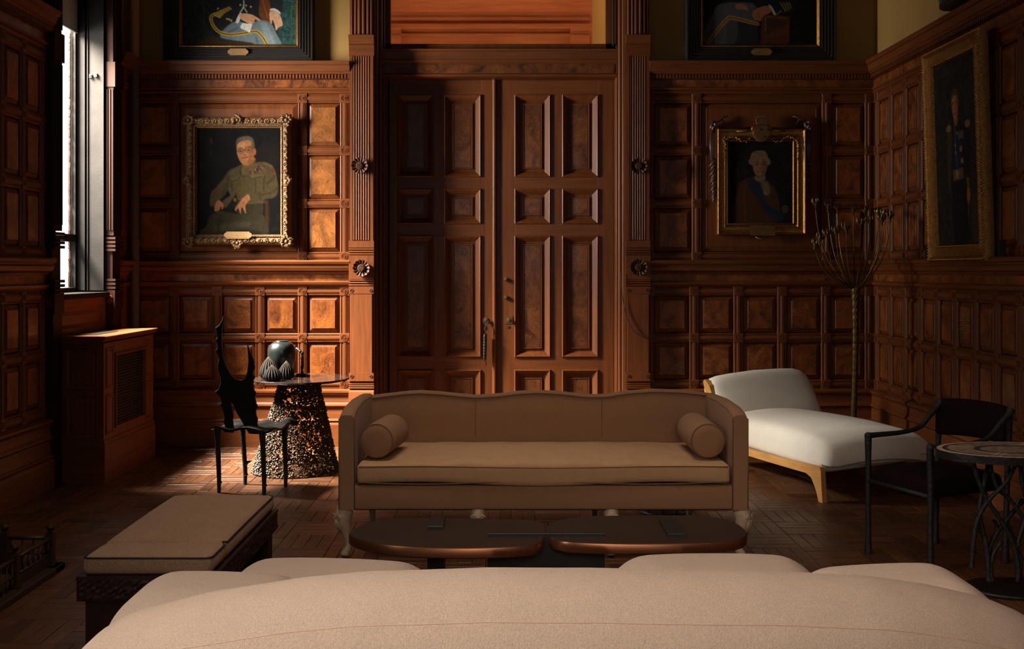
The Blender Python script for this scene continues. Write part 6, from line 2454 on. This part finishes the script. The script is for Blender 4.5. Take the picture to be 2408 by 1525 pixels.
for sg in (-1, 1):
    b = MB()
    c0 = cn(700 + sg * 92, 250)
    pts = [Pn(*cn(700 + sg * (70 + 30 * math.sin(q * .5)), 205 + q * 14), .062 + .01 * math.sin(q)) for q in range(9)]
    b.tube(pts, [.010, .013, .014, .013, .012, .012, .010, .008, .004], 7)
    b.tube([Pn(*cn(700 + sg * 100, 250), .06), Pn(*cn(700 + sg * 180, 262), .072), Pn(*cn(700 + sg * 270, 268), .058)], [.010, .012, .003], 7)
    b.build('leaf_spray', M['gold'], nb, True)
    g = MB()
    rr_ = random.Random(3 + sg)
    for q in range(34):
        u = q / 33
        x, y = 700 + sg * (120 + 270 * u), 352 + 22 * math.sin(u * math.pi * 2.2) + rr_.uniform(-12, 12)
        g.ball(Pn(*cn(x, y), .056 + rr_.uniform(0, .012)), rr_.uniform(.005, .010), 6, 4)
    for q in range(30):
        u = q / 29
        g.ball(Pn(*cn(700 + sg * 395 + rr_.uniform(-18, 18) * (1 - u * .6), 340 + 240 * u), .056 + rr_.uniform(0, .012)), rr_.uniform(.005, .009) * (1 - .4 * u), 6, 4)
    o = g.build('fruit_swag', M['gold'], nb, True)
    o['kind'] = 'stuff'
    # dark carved drapery: knot, bow and falling folds
    d = MB()
    k0 = 700 + sg * 515
    for q in range(7):
        x = k0 + sg * rr_.uniform(-30, 34)
        d.tube([Pn(*cn(k0, 165), .03), Pn(*cn(x, 150 + q * 14), .05), Pn(*cn(x + sg * 16, 230 + q * 6), .03)], [.012, .016, .005], 7)
    d.tube([Pn(*cn(k0 - sg * 20, 160), .03), Pn(*cn(k0 - sg * 95, 130), .042), Pn(*cn(k0 - sg * 120, 180), .035), Pn(*cn(k0 - sg * 60, 190), .03)], [.006, .010, .010, .006], 7)
    d.tube([Pn(*cn(k0 - sg * 60, 160), .03), Pn(*cn(k0 - sg * 110, 105), .035), Pn(*cn(k0 - sg * 165, 95), .022)], [.007, .008, .003], 7)
    d.build('ribbon_bow', M['swag'], nb, True)
    e = MB()
    for q in range(5):
        x = k0 + sg * (-8 + q * 9) - sg * 8
        e.tube([Pn(*cn(x - sg * 4, 190), .02), Pn(*cn(x + sg * 14 - sg * q * 2, 420), .030), Pn(*cn(x + sg * 26 - sg * q * 8, 620), .026)], [.008, .012, .010], 7)
    for q, (yy, ww) in enumerate(((620, 52), (720, 46), (800, 40), (890, 32), (980, 24))):
        e.tube([Pn(*cn(k0 + sg * (ww - 6), yy + 30), .016), Pn(*cn(k0 + sg * (ww * .2 - 10), yy - 10), .034), Pn(*cn(k0 - sg * 26, yy - 60), .02)], [.006, .017, .012], 8)
        e.tube([Pn(*cn(k0 + sg * (ww - 20), yy + 70), .014), Pn(*cn(k0 - sg * 10, yy + 20), .028), Pn(*cn(k0 - sg * 28, yy - 30), .016)], [.004, .014, .010], 8)
    e.build('drapery', M['swag'], nb, True)
MB().tube([Pn(*cn(240, 205), .02), Pn(*cn(380, 232), .022), Pn(*cn(600, 222), .022)], .007, 7).build('cord', M['swag'], nb, True)
MB().tube([Pn(*cn(1170, 205), .02), Pn(*cn(1000, 232), .022), Pn(*cn(800, 222), .022)], .007, 7).build('cord', M['swag'], nb, True)
a_, c_ = cn(712, 1345)
plaque(Pn, a_, c_, .205, .086, .070, nb, 34, 'gold_dull', False, 4)
MB().tube([Pn(*cn(640, 1415), .05), Pn(*cn(680, 1432), .056), Pn(*cn(705, 1440), .06), Pn(*cn(740, 1430), .056), Pn(*cn(790, 1412), .05)], [.004, .007, .009, .007, .004], 7).build('hook_ornament', M['brass_dark'], nb, True)


# ---- full-length portrait leaning from the right wall
def full_length():
    p = Painter(150, 330, 0, 0, 1000, 2000, (46, 42, 37), 8)
    p.brush(.10, soft=9)
    p.poly([(700, 300), (1000, 200), (1000, 2000), (760, 2000)], (66, 56, 46), .5, 20)
    p.poly([(360, 720), (420, 690), (560, 690), (700, 720), (740, 860), (720, 1180), (680, 1330), (330, 1330), (320, 1000)], (44, 40, 42), 1, 4)
    p.poly([(320, 1300), (700, 1300), (720, 1700), (640, 2000), (360, 2000), (330, 1650)], (38, 35, 36), 1, 5)
    p.poly([(300, 740), (370, 700), (400, 860), (370, 1150), (340, 1400), (290, 1400), (280, 1100)], (74, 62, 46), .9, 6)
    p.poly([(700, 720), (790, 760), (820, 1000), (800, 1250), (760, 1430), (700, 1400), (700, 1100)], (42, 38, 40), 1, 4)
    p.poly([(420, 820), (520, 800), (600, 900), (560, 1230), (440, 1250), (420, 1000)], (40, 46, 66), .95, 5)
    for cx, cy in ((330, 730), (760, 735)):
        p.ell(cx, cy, 62, 40, (146, 112, 62), .9, 3)
    for k in range(5):
        p.line([(560 + k * 24, 800), (558 + k * 24, 870)], 16, (150, 140, 116), .6, 1)
    for x, y, r_ in ((600, 980, 34), (620, 1110, 30), (520, 800, 18), (470, 930, 16), (480, 1010, 20)):
        p.ell(x, y, r_, r_, (160, 130, 74), .8, 2)
    p.poly([(400, 1190), (640, 1180), (640, 1300), (410, 1310)], (120, 92, 54), .8, 3)
    p.ell(500, 1240, 34, 50, (166, 132, 70), .8, 2)
    p.line([(470, 730), (480, 900), (500, 1150)], 14, (150, 120, 64), .7, 2)
    p.poly([(440, 640), (470, 720), (540, 720), (560, 630)], (130, 84, 58), 1, 3)
    p.poly([(420, 420), (430, 560), (470, 650), (520, 660), (560, 570), (572, 430), (510, 370)], (166, 106, 70), 1, 3)
    p.poly([(520, 400), (572, 430), (562, 570), (520, 660), (530, 520)], (112, 66, 46), .7, 5)
    p.poly([(405, 430), (420, 360), (500, 325), (570, 360), (585, 440), (560, 420), (500, 390), (430, 410)], (86, 62, 46), 1, 3)
    for cx in (455, 528):
        p.ell(cx, 470, 20, 8, (62, 40, 32), .9, 1)
    p.line([(495, 480), (490, 535), (505, 545)], 8, (120, 70, 48), .8, 1)
    p.line([(460, 590), (520, 588)], 10, (126, 60, 48), .9, 1)
    p.poly([(720, 1400), (770, 1420), (780, 1500), (740, 1570), (700, 1540), (705, 1460)], (168, 92, 60), 1, 3)
    p.poly([(700, 1290), (770, 1300), (770, 1420), (715, 1410)], (116, 92, 56), .8, 4)
    p.line([(740, 1560), (720, 1720)], 22, (120, 104, 84), .6, 4)
    p.line([(350, 1400), (330, 1700), (380, 1980)], 22, (92, 74, 50), .5, 6)
    p.poly([(800, 1480), (960, 1480), (980, 2000), (820, 2000)], (74, 60, 46), .6, 8)
    p.brush(.035)
    return p


KY0, KY1, KZ0, KZ1 = 6.33, 7.19, 1.512, 2.963


def Pk(s, z, d): return (XR - .035 - .046 * (z - KZ0) / (KZ1 - KZ0) - d, s, z)


kg = thing('framed_portrait', 'tall painting of a standing man in dress uniform, gilt frame on the right wall', 'painting', (XR, 6.76, KZ0))
frame(Pk, KY0, KY1, KZ0, KZ1, [(0, -.005), (0, .045), (.006, .056), (.020, .058), (.028, .050), (.034, .040), (.044, .038), (.080, .030), (.094, .034), (.100, .040), (.108, .038), (.112, .028), (.114, .018)], 'gilt_frame', M['gold'], kg)
rp_ = MB()
for t_, hh, L_ in ((.013, .056, .020), (.102, .038, .016)):
    for k in range(4):
        a0, a1 = ((KY0 + t_, KZ0 + t_), (KY1 - t_, KZ0 + t_)), 0
        ends = [((KY0 + t_, KZ0 + t_), (KY1 - t_, KZ0 + t_)), ((KY1 - t_, KZ0 + t_), (KY1 - t_, KZ1 - t_)), ((KY1 - t_, KZ1 - t_), (KY0 + t_, KZ1 - t_)), ((KY0 + t_, KZ1 - t_), (KY0 + t_, KZ0 + t_))][k]
        (a_, c_), (e_, f_) = ends
        L = math.hypot(e_ - a_, f_ - c_)
        n = int(L / L_)
        ux, uz = (e_ - a_) / L, (f_ - c_) / L
        for i in range(n):
            s_, z_ = a_ + ux * L * (i + .5) / n, c_ + uz * L * (i + .5) / n
            w_ = .011 if t_ < .05 else .006
            rp_.tube([Pk(s_ - ux * .008 - uz * w_, z_ - uz * .008 + ux * w_, hh - .006), Pk(s_, z_, hh + .004), Pk(s_ + ux * .008 + uz * w_, z_ + uz * .008 - ux * w_, hh - .006)], [.003, .0075 if t_ < .05 else .005, .003], 5)
o = rp_.build('rope_carving', M['gold'], kg, True, recalc=False)
o['kind'] = 'stuff'
t = .110
full_length().canvas('canvas', Pk, KY1 - t, KY0 + t, KZ0 + t, KZ1 - t, .020, kg, True, tone=.85)
MB().rings(Pk, KY0 + .03, KY1 - .03, KZ0 + .03, KZ1 - .03, [(0, -.004), (0, .0)]).build('backing', M['gap'], kg)

# ---- big dark frame cut by the top edge, right wall
Pq = lambda s, z, d: (XR - .01 - .06 * max(0, z - 3.18) - d, s, z)
tf = thing('dark_frame', 'dark carved picture frame cut off at the upper right corner', 'painting', (XR, 6.3, 3.187))
frame(Pq, 5.6, 6.84, 3.187, 4.9, [(0, 0), (0, .12), (.01, .15), (.03, .16), (.05, .15), (.06, .12), (.08, .10), (.10, .09)], 'carved_frame', M['black_frame'], tf)
MB().rings(Pq, 5.69, 6.75, 3.28, 4.8, [(0, .06), (0, .08)]).build('canvas', M['table_leg'], tf)

# ---- two small label cards on the dado of the right wall
for Yc, label in ((6.19, 'small grey label card to the right of the full-length portrait'), (7.28, 'small grey label card to the left of the full-length portrait')):
    x = XR - .052
    r_ = thing('label_card', label, 'label', (x, Yc, zb(615)))
    zc = zb(612) + .0
    b = MB().pbox(lambda s, z, d: (x - d + .02 * (z - zc), s, z), Yc - .034, Yc + .034, zc + .004, zc + .104, 0, .006, .001)
    co = b.build('card', M['grey_paint'], r_)
    k = MB()
    for i in range(6):
        strokes(k, lambda s, z, d: (x - d + .02 * (z - zc), s, z), Yc - .026, Yc + .024, zc + .086 - i * .013, .006, .0065, 60 + i)
    lo = k.build('print', M['gap'], co)
    lo['kind'] = 'stuff'

# ---- worn gilt lettering on one panel of the right wall
k = MB()
for i, w_ in enumerate((.030, .078, .052, .064, .078, .022, .074, .052, .082, .050, .026, .034)):
    strokes(k, Pr, 6.817 - w_, 6.817 + w_, 1.176 - i * .0158, .0085, -.0018, 80 + i)
lo = k.build('gilt_lettering', M['ink_gold'], wall_right)
lo['kind'] = 'stuff'
